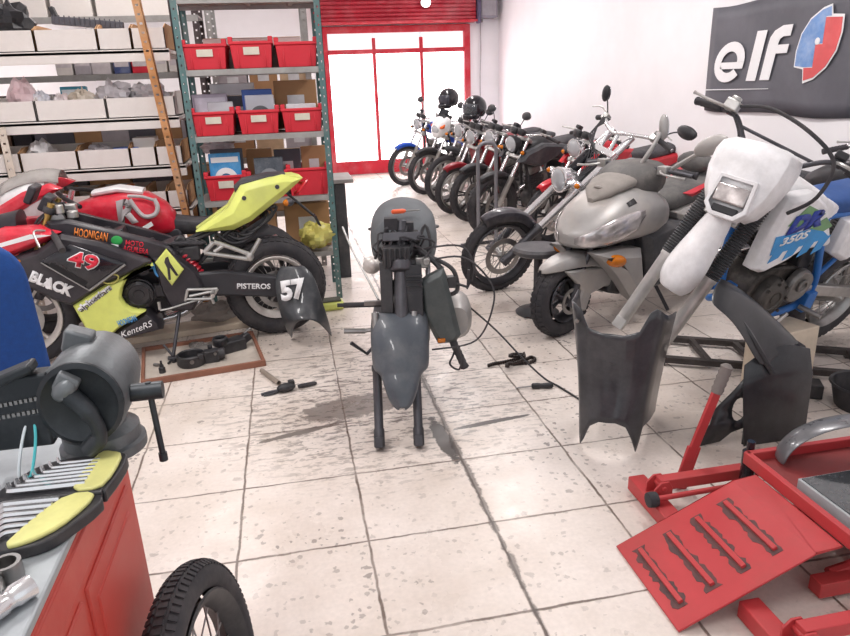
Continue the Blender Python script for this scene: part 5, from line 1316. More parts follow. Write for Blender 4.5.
for s in (-1, 1):
    MB().plate([(-.08, .525), (-.30, .525), (-.48, .50), (-.545, .24), (-.52, .13), (-.42, .20), (-.28, .36), (-.16, .46)], s*.10, s*.225, .05).build('apron', silver, so, bev=.006)
    b = MB(); b.ell((-.225, s*.205, .468), (.080, .045, .038), 16, R(-.18, 'Y')); b.build('indicator', amber, so)
    MB().plate([(-.50, .58), (-.75, .62), (-1.0, .60), (-1.1, .40), (-.95, .22), (-.60, .20), (-.55, .40)], s*.08, s*.215, .04).build('floor_panel', charcoal, so, bev=.006)
    MB().plate([(-.85, .66), (-1.2, .74), (-1.62, .82), (-1.66, .74), (-1.35, .50), (-1.0, .42)], s*.09, s*.20, .04).build('side_panel', silver, so, bev=.006)
b = MB(); b.box((-.42, 0, .38), (.14, .22, .36), R(-.3, 'Y')); b.box((-.85, 0, .38), (.7, .2, .34)); b.box((-1.25, 0, .5), (.5, .18, .4)); b.build('chassis', black, so, bev=.02)
MB().loft([(-.40, .87, .08, .03, .08), (-.47, .90, .17, .06, .12), (-.58, .92, .20, .07, .16), (-.70, .92, .16, .07, .14), (-.78, .91, .09, .04, .08)], 22, 2.8).build('dash_cowl', mat('cowl_dusty', '565453', .6, dirt='9c958f', dirt_amt=.35), so)
hbs = MB().tube(sp([(-.62, -.38, .935), (-.58, -.24, .955), (-.57, 0, .96), (-.58, .24, .955), (-.62, .38, .935)], 5), .013, 10).build('handlebar', darksteel, so)
for s in (-1, 1):
    b = MB(); pr = [(.021 if k % 2 else .018, .010*k) for k in range(14)]; b.lathe([(.01, 0)] + pr + [(.023, .145)], (-.60, s*.26, .953), V((-.04, s*.12, -.015)), 12); b.build('grip', rubber, hbs)
    b = MB(); b.box((-.58, s*.22, .955), (.06, .06, .05)); b.tube(sp([(-.54, s*.22, .955), (-.50, s*.27, .945), (-.53, s*.39, .93)], 4), [.008]*4+[.007]*4+[.010], 8); b.build('lever', alu, hbs, bev=.005)
# mirrors, tall shells on stalks
for s, tp, bs, rx, rz_ in ((1, (-.50, .54, 1.13), (-.54, .30, .98), .105, .05), (-1, (-.66, .13, 1.19), (-.58, .06, .98), .028, .075)):
    b = MB(); b.tube(sp([bs, tuple(V(bs).lerp(V(tp), .5) + V((.015, -.01*s, -.01))), tp], 5), [.014]*5+[.012]*6, 8)
    b.ell(tp, (.028, rx, rz_), 18, R(.45*s if s > 0 else .1, 'X')); o = b.build('mirror', silver, so)
    MB().ell((tp[0]-.018, tp[1], tp[2]), (.012, rx*.9, rz_*.9), 18, R(.45*s if s > 0 else .1, 'X')).build('glass', mirrorg, o)
MB().loft([(-.78, .70, .08, .05, .06), (-.88, .73, .15, .06, .08), (-1.1, .755, .175, .06, .08), (-1.22, .775, .17, .06, .08), (-1.40, .845, .15, .055, .08), (-1.6, .86, .11, .045, .06), (-1.68, .86, .05, .03, .03)], 22, 2.8).build('seat', mat('seat_greydusty', '5d5c5c', .65, dirt='99948f', dirt_amt=.4), so)
for s in (-1, 1): MB().plate([(-.92, .77), (-1.20, .815), (-1.42, .90), (-1.5, .87), (-1.30, .80), (-1.0, .735)], s*.10, s*.185, .02).build('seat_insert', mat('seat_red', 'c63a45', .5), so, bev=.006)
b = MB(); b.ell((-1.25, .0, .92), (.07, .13, .07), 16); b.build('backrest', mat('seat_greydusty', '5d5c5c'), so)
b = MB(); b.rod((-.8, .08, .2), (-.85, .18, .012), .012); b.build('kickstand', darksteel, so)

# low round stool tucked in behind the scooter wheel
sl = root('stool', 'low black round stool standing between the chopper wheel and the scooter wheel', 'stool', (1.54, 4.13, 0), 0)
MB().lathe([(.001, .40), (.14, .40), (.165, .415), (.168, .435), (.155, .452), (.001, .455)], n=32).build('seat', mat('stool_vinyl', '4a494d', .5, dirt='8d8887', dirt_amt=.3), sl)
MB().lathe([(.028, .03), (.028, .40)], n=14).build('column', darksteel, sl)
MB().lathe([(.001, 0), (.14, 0), (.145, .01), (.13, .022), (.04, .04), (.03, .06)], n=30).build('base', black, sl)

# ------------------------------------------------------------------ white and blue trail bike
bframe = mat('frame_blue', '2368b4', .4, dirt='8aa3bd', dirt_amt=.15)
db = root('trail_motorcycle', 'white and blue trail motorcycle with square headlight and missing front wheel', 'motorcycle', (1.47, 2.80, .05), rad(196), rad(16))
DST = rad(24)
DF = T(0, 0, .34) @ R(-rad(27), 'Y') @ T(-.05, 0, 0) @ R(DST, 'Z') @ T(.05, 0, 0)
gait = mat('gaiter_rubber', '454548', .6, dirt='8c8886', dirt_amt=.25)
fork_legs(db, DF, .105, .88, low=mat('fork_alloy', 'd2d0ce', .4, .45, dirt='9a948f', dirt_amt=.25), up=chrome, r1=.02, r2=.029, frac=.42, boot=gait)
clamps(db, DF, .105, (.70, .86), alu, off=.05)
# long front fender carried high between the legs
rows = []
for u, hw_, cr in ((-.26, .05, .03), (-.045, .05, .03), (-.02, .066, .035), (.05, .076, .04), (.12, .084, .045), (.20, .098, .05), (.28, .104, .05), (.35, .095, .04), (.395, .06, .02)):
    # u runs down and forward along the fork
    c = DF @ V((.085 + .03*math.cos(u*3), 0, .58 - u*.86))
    d_ = (DF.to_3x3() @ V((1, 0, 0)))
    rows.append([c + d_*(cr*math.cos(a) - .05*abs(math.sin(a))**3) + V((0, hw_*math.sin(a), 0)) for a in [(-PI/2 + PI*k/12) for k in range(13)]])
rows = rows[1:]
MB().grid(rows).build('fender', white, db, sol=.006, sub=1)
b = MB(DF); b.box((.04, 0, .66), (.06, .15, .05)); b.box((.05, .06, .62), (.05, .03, .05)); b.box((.05, -.06, .62), (.05, .03, .05)); b.cyl((.075, 0, .66), .018, .18, 'Y', 10); b.build('fender_bracket', alu, db, bev=.005)
# number plate cowl with headlight
PL = T(*(DF @ V((.10, .01, .715)))) @ R(DST, 'Z') @ R(-rad(24), 'Y')
rows = []
for z, hw_, x in ((-.11, .07, .10), (-.075, .115, .105), (.0, .155, .10), (.09, .18, .085), (.17, .185, .06), (.215, .175, .035), (.235, .14, .015), (.24, .05, .0)):
    rows.append([(x - dx, u*hw_*.92, z*.92) for u, dx in ((-1, .14), (-.93, .07), (-.78, .025), (-.4, .004), (0, 0), (.4, .004), (.78, .025), (.93, .07), (1, .14))])
MB(PL).grid(rows).build('headlight_cowl', white, db, sol=.006, bev=.004)
b = MB(PL); fr = [(-.075, .055), (.075, .055), (.085, -.075), (.05, -.115), (-.05, -.115), (-.085, -.075)]
g0 = [b.v((.03, y, z)) for y, z in fr]; g1 = [b.v((.135 - (.02 if z > 0 else 0), y, z)) for y, z in fr]; g2 = [b.v((.135 - (.02 if z > 0 else 0), y*.82, z*.82-.004)) for y, z in fr]
for a_, c_ in ((g0, g1), (g1, g2)):
    for i in range(6): b.f((a_[i], a_[(i+1) % 6], c_[(i+1) % 6], c_[i]))
b.f(g0); b.build('headlight_bezel', white, db, bev=.003)
b = MB(PL); b.plate([(.02, 0), (.02, .01)], 0, 0) if False else b.box((.112, 0, -.02), (.03, .132, .075), R(-.12, 'Y')); b.build('headlight', mat('square_lens', 'b9b3b2', .12, .5, var=.3, scale=25, coat=.6), db, bev=.008)
b = MB(PL); b.box((.115, 0, -.083), (.03, .10, .03)); b.build('vent', black, db, bev=.004)
hbd = handlebar(db, DF, .885, .12, .40, .08, m=darksteel, cross=True)
b = MB(DF); b.tube(sp([(.03, -.20, 1.03), (.10, -.08, 1.06), (.13, .10, 1.04), (.12, .24, .98), (.06, .26, .85), (.0, .20, .75)], 6), .008, 8); b.build('cable', rubber, db)
b = MB(DF); b.tube(sp([(.03, -.22, 1.0), (.04, -.14, .93), (.02, -.10, .84)], 5), .006, 8); b.build('brake_hose', rubber, db)
b = MB(DF); b.box((.02, -.235, 1.02), (.06, .06, .045)); b.cyl((.02, -.235, 1.05), .022, .02, 'Z', 12); b.build('master_cylinder', alu, db, bev=.006)
# tank with shroud and blue graphics
MB().loft([(-.44, .96, .06, .05, .10), (-.50, .98, .13, .07, .18), (-.62, .99, .155, .07, .22), (-.75, .95, .15, .05, .20), (-.88, .90, .12, .03, .15), (-1.0, .87, .09, .02, .08)], 22, 2.6).build('tank', white, db)
MB().lathe([(.045, 0), (.047, .02), (.035, .03), (.001, .032)], (-.62, 0, 1.05), V((.2, 0, 1)), 18).build('filler_cap', black, db)
shr = [(-.44, 1.02), (-.60, 1.03), (-.72, .96), (-.86, .775), (-.84, .735), (-.66, .745), (-.57, .70), (-.44, .665), (-.38, .69), (-.40, .86)]
for s in (-1, 1):
    MB().plate(shr, s*.12, s*.195, .02).build('tank_shroud', white, db, bev=.005)
def quad(pts, m, nm, y=.196): return decal([(x, y, z) for x, z in pts], m, db, nm, (0, 1, 0), .0015)
dbl, dcy, dgn = mat('decal_blue', '2a3f9c', .4), mat('decal_cyan', '2f8fd0', .4), mat('decal_green', '6f9a6a', .4)
quad([(-.56, .985), (-.47, .90), (-.60, .88), (-.70, .93)], dgn, 'decal')
quad([(-.72, .91), (-.62, .87), (-.74, .84), (-.79, .86)], dgn, 'decal', .1965)
for k in range(4):
    x = -.455 - .095*k; quad([(x, .80), (x-.075, .80+.012), (x-.04, .745-.0), (x+.02, .725-.0)], dcy, 'decal')
quad([(-.42, .855), (-.70, .865), (-.81, .80), (-.43, .765)], dcy, 'decal', .1958)
def txd(body, m, a, c, h, y=.198, bold=.04, shear=.25):
    u = V((c[0]-a[0], 0, c[1]-a[1])); return text(body, m, db, (a[0], y, a[1]), u, V((0, 1, 0)).cross(u), u.length, h, bold=bold, shear=shear)
txd('DR', dbl, (-.475, .855), (-.70, .875), .085, .1985, .09)
txd('350S', wht, (-.465, .805), (-.645, .825), .038, .1985, .03)
MB().loft([(-.84, .86, .06, .03, .04), (-.95, .885, .10, .035, .06), (-1.2, .88, .125, .04, .07), (-1.5, .895, .12, .04, .06), (-1.68, .90, .08, .03, .04)], 20, 3.).build('seat', mat('seat_blue', '244a86', .6, dirt='7d8ba2', dirt_amt=.2), db)
for s in (-1, 1): MB().plate([(-1.0, .83), (-1.45, .86), (-1.40, .72), (-1.10, .60), (-.98, .66)], s*.10, s*.165, .02).build('side_panel', white, db, bev=.005)
rows = [[(-1.35 - .08*i, .075*math.sin(a), .86 + .012*i + .03*math.cos(a)) for a in [(-PI/2 + PI*k/8) for k in range(9)]] for i in range(8)]
MB().grid(rows).build('mudguard', white, db, sol=.005)
# frame: single down tube, cradle and rear loop in blue
b = MB(); b.tube(sp([(-.44, 0, .96), (-.415, 0, .80), (-.44, 0, .56), (-.50, 0, .42)], 5), .026, 12)
for s in (-1, 1):
    b.tube(sp([(-.50, 0, .43), (-.55, s*.09, .36), (-.80, s*.10, .33), (-1.0, s*.10, .36), (-1.02, s*.11, .48), (-.93, s*.115, .68), (-.90, s*.09, .86)], 5), .019, 10)
    b.tube([(-.46, s*.03, .92), (-.80, s*.09, .84), (-1.5, s*.10, .84)], .016, 10); b.tube([(-1.0, s*.11, .50), (-1.35, s*.10, .80)], .013, 8)
    b.box((-1.0, s*.12, .38), (.07, .05, .11)); b.box((-.46, s*.05, .50), (.05, .05, .08))
b.build('frame', bframe, db, bev=.004)
de = engine_block(db, -.74, .46, 1.05, tilt=-.12, m=mat('engine_black_dusty', '33302e', .55, .5, dirt='8d857e', dirt_amt=.4, bump=.3), hm=mat('engine_cover_grey', '5c5956', .5, .65, dirt='3d3936', dirt_amt=.45))
b = MB(); b.lathe([(.10, 0), (.098, .03), (.085, .042), (.05, .046), (.045, .04), (.001, .04)], (-.69, .10, .45), (0, 1, 0), 28)
for k in range(8): a = 2*PI*k/8; b.cyl((-.69+.09*math.cos(a), .145, .45+.09*math.sin(a)), .008, .012, 'Y', 8)
b.build('magneto_cover', mat('engine_cover_grey', '5c5956'), de)
b = MB(); out = sp2([(-.80, .54), (-.88, .58), (-.96, .52), (-.93, .43), (-.85, .40), (-.79, .44)], 4); b.plate(out, .10, .14, .01); b.lathe([(.034, 0), (.036, .012), (.024, .014), (.022, .002), (.001, .002)], (-.87, .14, .50), (0, 1, 0), 18); b.build('sprocket_cover', enginelt, de, bev=.003)
b = MB(); b.tube(sp([(-.62, .17, .36), (-.70, .18, .34), (-.80, .17, .37)], 4), .010, 8); b.build('shift_lever', alu, db)
b = MB(); b.box((-.72, 0, .86), (.3, .10, .12)); b.box((-.92, 0, .64), (.10, .16, .24)); b.build('airbox', black, db, bev=.01)
wheel(db, T(-1.40, 0, .29), .31, .11, steel, 'spoke', disc=False, drum=True)
for s in (-1, 1):
    b = MB(); b.box((-1.2, s*.10, .39), (.5, .035, .06), R(-.22, 'Y')); b.build('swingarm', alu, db, bev=.005)
b = MB(); b.rod((-.95, .13, .36), (-.97, .24, .36), .014); b.build('footpeg', steel, db)
exhaust(db, [(-.62, -.04, .66), (-.50, -.1, .6), (-.52, -.14, .42), (-.75, -.16, .40), (-1.0, -.16, .6)], .02, ((-1.0, -.15, .62), (-1.5, -.18, .78), .05))
# wooden block carrying the trail bike and the low steel frame on the floor
bk = root('wooden_block', 'pale wooden block propping up the engine of the white trail bike', 'block', (2.30, 2.76, 0), rad(14))
MB().box((0, 0, .15), (.30, .17, .30)).build('block', mat('pale_wood', 'd9cab6'), bk, bev=.006)
gs = root('floor_rack', 'low black welded steel frame lying flat on the floor under the trail bike', 'frame', (2.37, 3.02, 0), rad(-29))
b = MB()
for y in (-.16, .16): b.box((0, y, .035), (1.0, .035, .035))
for x in (-.48, -.28, -.05, .20, .48): b.box((x, 0, .035), (.03, .32, .03), R(.25 if abs(x) < .4 else 0, 'Z'))
for x in (-.48, .48):
    for y in (-.16, .16): b.box((x, y, .01), (.04, .04, .02))
b.build('frame', mat('welded_black', '423d3c', .6, .3, dirt='7d7370', dirt_amt=.3), gs, bev=.003)
wb_ = root('dark_block', 'flat black block on the floor beside the low steel frame', 'block', (2.30, 2.62, 0), rad(-28))
MB().box((0, 0, .035), (.22, .10, .07)).build('block', black, wb_, bev=.006)
bu = root('oil_pan', 'small black round oil pan on the floor behind the red lift table', 'pan', (2.50, 2.42, 0), 0)
MB().lathe([(.001, .006), (.12, .006), (.145, .11), (.155, .112), (.15, .12), (.14, .116), (.115, 0), (.001, 0)], n=30).build('pan', black, bu)
# ------------------------------------------------------------------ loose scooter plastics standing on the floor
plas = mat('loose_plastic', '303136', .34, dirt='86868a', dirt_amt=.22, scale=5, coat=.25)
ls = root('leg_shield', 'dark curved leg shield standing upright on its two points before the silver scooter', 'fairing', (1.206, 2.365, 0), rad(-35)); ls.scale = (1.08, 1.06, 1.02)
cols = [(-1, -.155, .24, .60, .13), (-.75, -.15, .14, .60, .11), (-.55, -.145, .06, .605, .10), (-.46, -.135, .025, .615, .09), (-.41, -.125, .005, .615, .0), (-.33, -.105, -.012, .60, .04), (-.24, -.08, -.028, .53, .11), (-.1, -.035, -.04, .515, .145), (.1, .035, -.04, .515, .15), (.24, .08, -.028, .535, .13), (.33, .105, -.012, .61, .07), (.41, .125, .005, .625, .0), (.46, .14, .03, .60, .11), (.55, .15, .08, .575, .10), (.75, .155, .2, .54, .06), (1, .16, .36, .50, .02)]
NV, NU = 14, 60
rows = []
for i in range(NV+1):
    t = i/NV; row = []
    for j in range(NU+1):
        u = -1 + 2*j/NU
        q = interp(cols, u)
        fl = .86 + .32*t**1.3
        waist = -.03*math.sin(PI*t)*max(0, 1-abs(u)*1.2)
        row.append((q[1]*fl, q[2] - waist + .03*(t-.5)*max(0, 1-abs(u)*2), q[4] + (q[3]-q[4])*t))
    rows.append(row)
MB().grid(rows).build('shell', plas, ls, sol=.005, ang=60)
MB().tube(sp([(-.02, -.006, .40), (.005, -.012, .385), (.035, -.006, .39)], 4), .004, 6).build('embossed_slot', black, ls)
MB().cyl((-.135, -.01, .55), .008, .012, 'Y', 10).build('bolt_hole', steel, ls)
fp = root('floorboard_fairing', 'dark boxy scooter floorboard plastic standing on end behind the red lever', 'fairing', (1.825, 2.27, 0), rad(0)); fp.scale = (.88, 1, 1)
plas = mat('loose_plastic_dark', '242529', .36, dirt='75757a', dirt_amt=.2, scale=5, coat=.25)
b = MB()
b.grid([[(x*1., y, z) for x, z in pts] for y, pts in ((0, [(-.10, .36), (.0, .42), (.12, .43), (.235, .40)]), (-.03, [(-.12, .28), (.0, .30), (.12, .31), (.24, .30)]), (-.03, [(-.075, .0), (.02, .0), (.12, .0), (.25, .0)]))])
b.build('panel', plas, fp, sol=.006, bev=.004)
rows = [[(-.30, .03, .63), (-.25, -.02, .60), (-.17, -.03, .52), (-.10, -.03, .42), (-.03, -.04, .33)],
        [(-.22, .10, .68), (-.17, .06, .655), (-.09, .04, .58), (.0, .02, .50), (.10, .0, .42)],
        [(-.14, .16, .69), (-.08, .13, .665), (.0, .11, .61), (.10, .09, .53), (.235, .03, .40)],
        [(-.10, .22, .66), (-.03, .20, .62), (.06, .19, .56), (.16, .16, .48), (.25, .12, .40)]]
MB().grid(rows).build('saddle', plas, fp, sol=.006, sub=2)
rows = [[(.235, .03, .40), (.25, .12, .40)], [(.24, -.03, .30), (.27, .10, .30)], [(.25, -.03, .0), (.28, .10, .0)]]
MB().grid(rows).build('side_wall', plas, fp, sol=.006)
# lower flange with its round opening
out = [(-.03, .33), (-.10, .30), (-.14, .25), (-.22, .17), (-.235, .10), (-.29, .03), (-.30, .0), (-.18, .02), (-.13, .06), (-.07, .08), (-.07, .0), (-.05, .0)]
b = MB(); hole = [(-.105+.035*math.cos(2*PI*k/12), .165+.055*math.sin(2*PI*k/12)) for k in range(12)]
ov = [b.v((x, -.02+.25*abs(x)*.5, z)) for x, z in out]; hv = [b.v((x, -.02+.25*abs(x)*.5, z)) for x, z in hole]
es = [b.bm.edges.new((ov[i], ov[(i+1) % len(ov)])) for i in range(len(ov))] + [b.bm.edges.new((hv[i], hv[(i+1) % 12])) for i in range(12)]
bmesh.ops.triangle_fill(b.bm, use_beauty=True, edges=es)
b.build('flange', plas, fp, sol=.008)
MB().tube(sp([(-.16, .03, .58), (-.10, .0, .50), (-.03, -.02, .40), (.02, -.035, .33)], 5), .014, 8).build('rim_lip', plas, fp)
# ------------------------------------------------------------------ red lift table at the near side
liftred = mat('lift_red', 'be3d41', .42, var=.08, scale=6, dirt='8d4a42', dirt_amt=.4)
liftdark = mat('lift_dirty', '8f3a3a', .5, var=.15, scale=8, dirt='4b3835', dirt_amt=.6)
lf = root('lift_table', 'red steel motorcycle lift table with ribbed loading ramp and outrigger feet', 'lift table', (1.36, 1.57, 0), 0)
def L3(b, pts, th=.006):
    # flat steel sheet through 4 points, thickness downwards
    p = [V(q) for q in pts]; n = (p[1]-p[0]).cross(p[3]-p[0]).normalized()*th
    if n.z > 0: n = -n
    a = [b.v(q) for q in p]; c = [b.v(q+n) for q in p]
    b.f(a); b.f(c[::-1])
    for i in range(4): b.f((a[i], a[(i+1) % 4], c[(i+1) % 4], c[i]))
    return b
# local origin (1.36, 1.57, 0)
ya, yb = -.195, .19
b = MB(); L3(b, [(-.41, ya, .008), (-.41, yb, .008), (.0, yb, .195), (.0, ya, .195)], .008)
L3(b, [(.0, ya, .195), (.0, yb, .195), (.085, yb, .205), (.085, ya, .205)], .008)
rp_ = b.build('ramp', liftred, lf, bev=.002)
sl_ = math.atan2(.187, .41)
for k in range(4):
    t = .12 + .235*k; x = -.41 + .41*t; z = .008 + .187*t
    MB().box((x, .0, z+.006), (.016, .245, .012), R(-sl_, 'Y')).build('rib', liftred, rp_, bev=.002)
    gr_ = random.Random(k+1); b = MB(); oo = []
    for q in range(22):
        yy = -.135 + .27*q/21; oo.append((-.010 - gr_.uniform(.004, .020), yy))
    for q in range(22):
        yy = .135 - .27*q/21; oo.append((.009 + gr_.uniform(.003, .018), yy))
    QQ = T(x, 0, z) @ R(-sl_, 'Y')
    g0 = [b.v(QQ @ V((p[0], p[1], .0002))) for p in oo]; g1 = [b.v(QQ @ V((p[0], p[1], .0012))) for p in oo]
    b.f(g1); b.f(g0[::-1])
    for q in range(44): b.f((g0[q], g0[(q+1) % 44], g1[(q+1) % 44], g1[q]))
    b.build('grime', mat('ramp_grime', '684544', .7, dirt='463c3e', dirt_amt=.8, scale=30), rp_, smooth=False)
b = MB(); b.box((.56, -.0, .21), (.94, .52, .012)); b.build('platform', liftdark, lf, bev=.002)
b = MB(); b.box((.10, -.0, .225), (.022, .54, .045)); b.box((.57, .262, .225), (.95, .022, .045)); b.box((.57, -.262, .225), (.95, .022, .045)); b.build('rim', liftred, lf, bev=.003)
b = MB()
for y in (-.13, .13): b.rod((.12, y, .05), (.9, y, .19), .018); b.rod((.9, y, .05), (.15, y, .19), .018)
b.build('scissor_arm', liftred, lf)
for y, nm in ((.46, 0), (-.46, 0)):
    fy = (.20, .49) if y > 0 else (-.55, -.18)
    b = MB(); b.box((-.185, (fy[0]+fy[1])/2, .035), (.065, fy[1]-fy[0], .055)); b.build('foot', liftred, lf, bev=.004)
    yb_ = .36 if y > 0 else -.36
    b = MB()
    for s in (-.028, .028): b.plate([(-.20, .06), (-.13, .06), (-.13, .10), (-.145, .125), (-.175, .125), (-.20, .10)], yb_+s-.004, yb_+s+.004)
    b.cyl((-.165, yb_, .10), .010, .075, 'Y', 10); b.build('clevis', liftred, lf, bev=.002)
    MB().box((.14, yb_, .105), (.62, .042, .042)).build('outrigger', liftred, lf, bev=.003)
b = MB(); b.rod((-.215, .30, .085), (.06, .30, .09), .010, 10); o = b.build('pedal_rod', liftred, lf)
MB().lathe([(.012, -.018), (.026, -.016), (.028, 0), (.026, .016), (.012, .018)], (-.225, .30, .085), 'X', 16).build('pedal_roller', rubber, o)
b = MB(); b.box((.10, .05, .03), (.03, .03, .02)); b.box((.9, 0, .03), (.06, .8, .05)); b.box((.5, .16, .04), (.9, .05, .05)); b.box((.5, -.16, .04), (.9, .05, .05)); b.build('base_frame', liftred, lf, bev=.003)
b = MB(); b.cyl((.13, .29, .12), .025, .22, 'Z', 16); b.cyl((.13, .29, .24), .014, .06, 'Z', 12); b.build('hydraulic_jack', blackg, lf)
# lever with rubber grip
lv = root('jack_lever', 'red steel pump lever with grey rubber grip slanting up beside the lift table', 'lever', (1.345, 2.02, .0), 0)
b = MB(); b.box((.012, 0, .09), (.055, .012, .18), R(.25, 'Y')); b.build('tab', liftred, lv, bev=.003)
Q = R(.30, 'Y'); b = MB(T(.02, 0, .13) @ Q); b.box((0, 0, .145), (.036, .014, .31)); b.build('bar', liftred, lv, bev=.003)
b = MB(T(.02, 0, .13) @ Q); b.lathe([(.02, .27)] + [(.023 if k % 2 else .020, .275+.011*k) for k in range(10)] + [(.01, .385)], n=14); b.build('grip', mat('grip_grey', '77706d', .7), lv)
# things lying on the platform
ar = root('arched_panel', 'glossy grey arched fairing piece standing on the red lift table', 'fairing', (1.82, 1.745, .222), rad(-14))
rows = []
for i in range(21):
    a = PI*i/20; c, s_ = math.cos(a), math.sin(a)
    rows.append([(-.27*c*k, -.06+.12*w_, (.155*s_)**1*k*(1 if k > .9 else .9) + .002) for k, w_ in ((1., 0), (1.03, .25), (1.02, .6), (.93, .9), (.82, 1.))])
MB().grid(rows).build('shell', mat('arch_grey', '6f7074', .28, .3, dirt='a7a5a4', dirt_amt=.3, coat=.3), ar, sol=.005, sub=1)
dp = root('flat_panel', 'dark flat glass-like panel with thick pale edge lying on the red lift table', 'panel', (1.735, 1.485, .2175), rad(1))
MB().box((0, 0, .022), (.48, .30, .044)).build('slab', mat('pale_edge', 'a9adb0', .5), dp, bev=.003)
MB().box((.0, 0, .0455), (.465, .285, .004)).build('face', mat('smoky_face', '35393d', .12, dirt='8b9094', dirt_amt=.35, scale=3, coat=.5), dp, smooth=False)

# ------------------------------------------------------------------ red workbench at the near edge with vise and tools
benchred = mat('bench_red', 'bf3a2f', .45, var=.05, scale=4, dirt='d78a7a', dirt_amt=.25)
bt = mat('bench_top', 'a3a9ad', .42, .45, dirt='d9dde0', dirt_amt=.35, scale=5, bump=.1)
BX1, BY0, BY1, BZ = -.378, .30, 1.345, .86
wb2 = root('workbench', 'red steel workbench with worn grey metal top carrying the vise', 'workbench', (BX1-.345, (BY0+BY1)/2, 0), 0)
hx, hy = .345, (BY1-BY0)/2
MB().box((0, 0, BZ-.008), (2*hx-.004, 2*hy, .016)).build('worktop', bt, wb2, bev=.004)
b = MB(); b.box((0, 0, (BZ-.017+.08)/2), (2*hx-.012, 2*hy-.012, BZ-.017-.08)); b.build('cabinet', benchred, wb2, bev=.006)
b = MB(); b.box((hx-.006, 0, BZ-.06), (.006, 2*hy-.02, .06)); b.build('front_rail', benchred, wb2, bev=.004)
for k in range(3):
    y = -hy + .17 + .335*k
    dr_ = MB().box((hx-.006, y, .42), (.010, .31, .66)).build('door', benchred, wb2, bev=.004)
    MB().box((hx-.003, y, .42), (.010, .25, .58)).build('door_panel', benchred, dr_, bev=.005)
for x in (-hx+.06, hx-.06):
    for y in (-hy+.06, hy-.06): MB().box((x, y, .04), (.06, .06, .08)).build('foot', darksteel, wb2, bev=.004)
# vise
vm = mat('vise_iron', '6d7174', .45, .5, dirt='83888b', dirt_amt=.35, scale=12, bump=.25)
vd = mat('vise_dark', '2e3236', .4, .4, dirt='60656a', dirt_amt=.3)
vz = root('bench_vise', 'big grey iron bench vise with round body and sliding tommy bar on the red workbench', 'vise', (-.392, 1.25, BZ+.028), 0); vz.scale = (.8, .8, .88)
MB().lathe([(.001, -.031), (.095, -.031), (.095, -.012), (.085, -.008), (.085, .018), (.06, .03), (.055, .06), (.001, .06)], n=28).build('swivel_base', vm, vz)
b = MB(); b.lathe([(.001, -.11), (.085, -.11), (.092, -.10), (.092, .04), (.084, .10), (.06, .12), (.001, .12)], (.0, .02, .115), 'Y', 36); b.build('body', vm, vz)
b = MB(); b.box((-.02, .04, .205), (.06, .05, .05), R(.35, 'Y')); b.build('anvil_block', vm, vz, bev=.006)
b = MB(); b.lathe([(.001, 0), (.088, 0), (.088, .008), (.078, .014), (.072, .010), (.001, .008)], (.0, -.09, .115), (0, -1, 0), 36); b.build('face_plate', vd, vz)
b = MB(); b.box((-.12, -.07, .115), (.13, .05, .14), R(.0, 'Y')); b.box((-.20, -.07, .07), (.26, .055, .075)); b.box((-.135, -.085, .185), (.12, .05, .02), R(-.3, 'Y')); b.build('slide', vd, vz, bev=.006)
b = MB()
for k in range(12):
    for z in (.13, .105): b.box((-.165+.010*k, -.097, z+.0008*k), (.006, .004, .008))
b.build('jaw_teeth', steel, vz)
b = MB(); b.box((-.015, -.105, .165), (.045, .03, .04), R(.6, 'Y')); b.ell((-.02, -.115, .155), (.03, .018, .02), 12, R(-.6, 'Y')); b.build('lock_nut', vm, vz, bev=.005)
b = MB(); b.tube(sp([(.0, -.11, .02), (.03, -.115, .05), (.02, -.115, .10), (-.02, -.11, .15)], 5), [.02]*5+[.016]*5+[.02]*6, 10); b.build('handle_hub', vd, vz)
b = MB(); b.cyl((.115, -.04, .105), .019, .09, 'X', 18); b.build('screw', vd, vz)
b = MB(); b.rod((.130, -.04, .125), (.137, -.05, -.04), .007, 10); b.cyl((.137, -.05, -.045), .010, .018, 'Z', 12); b.build('tommy_bar', vd, vz)
# folding case of hex keys
kc = root('hex_key_set', 'open black and yellow folding case filled with chrome hex keys', 'tool case', (-.418, 1.055, BZ), rad(-4)); kc.scale = (.92, .92, 1)
casey = mat('case_yellow', 'd8d68c', .45, dirt='b5ad55', dirt_amt=.2)
b = MB()
def ring_plate(b, out, z0, z1):
    a = [b.v((x, y, z0)) for x, y in out]; c = [b.v((x, y, z1)) for x, y in out]
    b.f(a[::-1]); b.f(c)
    for i in range(len(a)): b.f((a[i], a[(i+1) % len(a)], c[(i+1) % len(a)], c[i]))
up_ = sp2([(-.105, .01), (-.095, .09), (-.05, .135), (.05, .145), (.085, .125), (.08, .02), (.06, .005)], 4)
ring_plate(b, up_, 0, .022); b.build('tray', black, kc, bev=.003)
lo_ = sp2([(-.095, -.005), (-.06, -.125), (0, -.135), (.045, -.10), (.075, .0)], 4)
b = MB(); ring_plate(b, lo_, 0, .020); b.build('lid', black, kc, bev=.003)
b = MB(); ring_plate(b, sp2([(.022, .018), (.03, .132), (.055, .138), (.078, .115), (.072, .018)], 3), .022, .030); b.build('clamp_panel', casey, kc, bev=.003)
b = MB(); ring_plate(b, sp2([(-.03, -.128), (.012, -.012), (.066, -.008), (.045, -.085), (.005, -.128)], 3), .020, .028); b.build('clamp_panel', casey, kc, bev=.003)
b = MB(); b.cyl((0, .004, .02), .006, .15, 'X', 10); b.build('hinge', black, kc)
MB().box((.02, .150, .018), (.03, .012, .012)).build('latch', casey, kc, bev=.003)
for k in range(7):
    y = .028 + .014*k; r_ = .0058 - .0005*k; x0 = -.088 + .009*k
    MB().tube(sp([(x0-.012, y+.020, .027), (x0, y, .028), (x0+.012, y-.003, .028), (.04, y, .028)], 4), r_, 6).build('hex_key', chrome, kc)
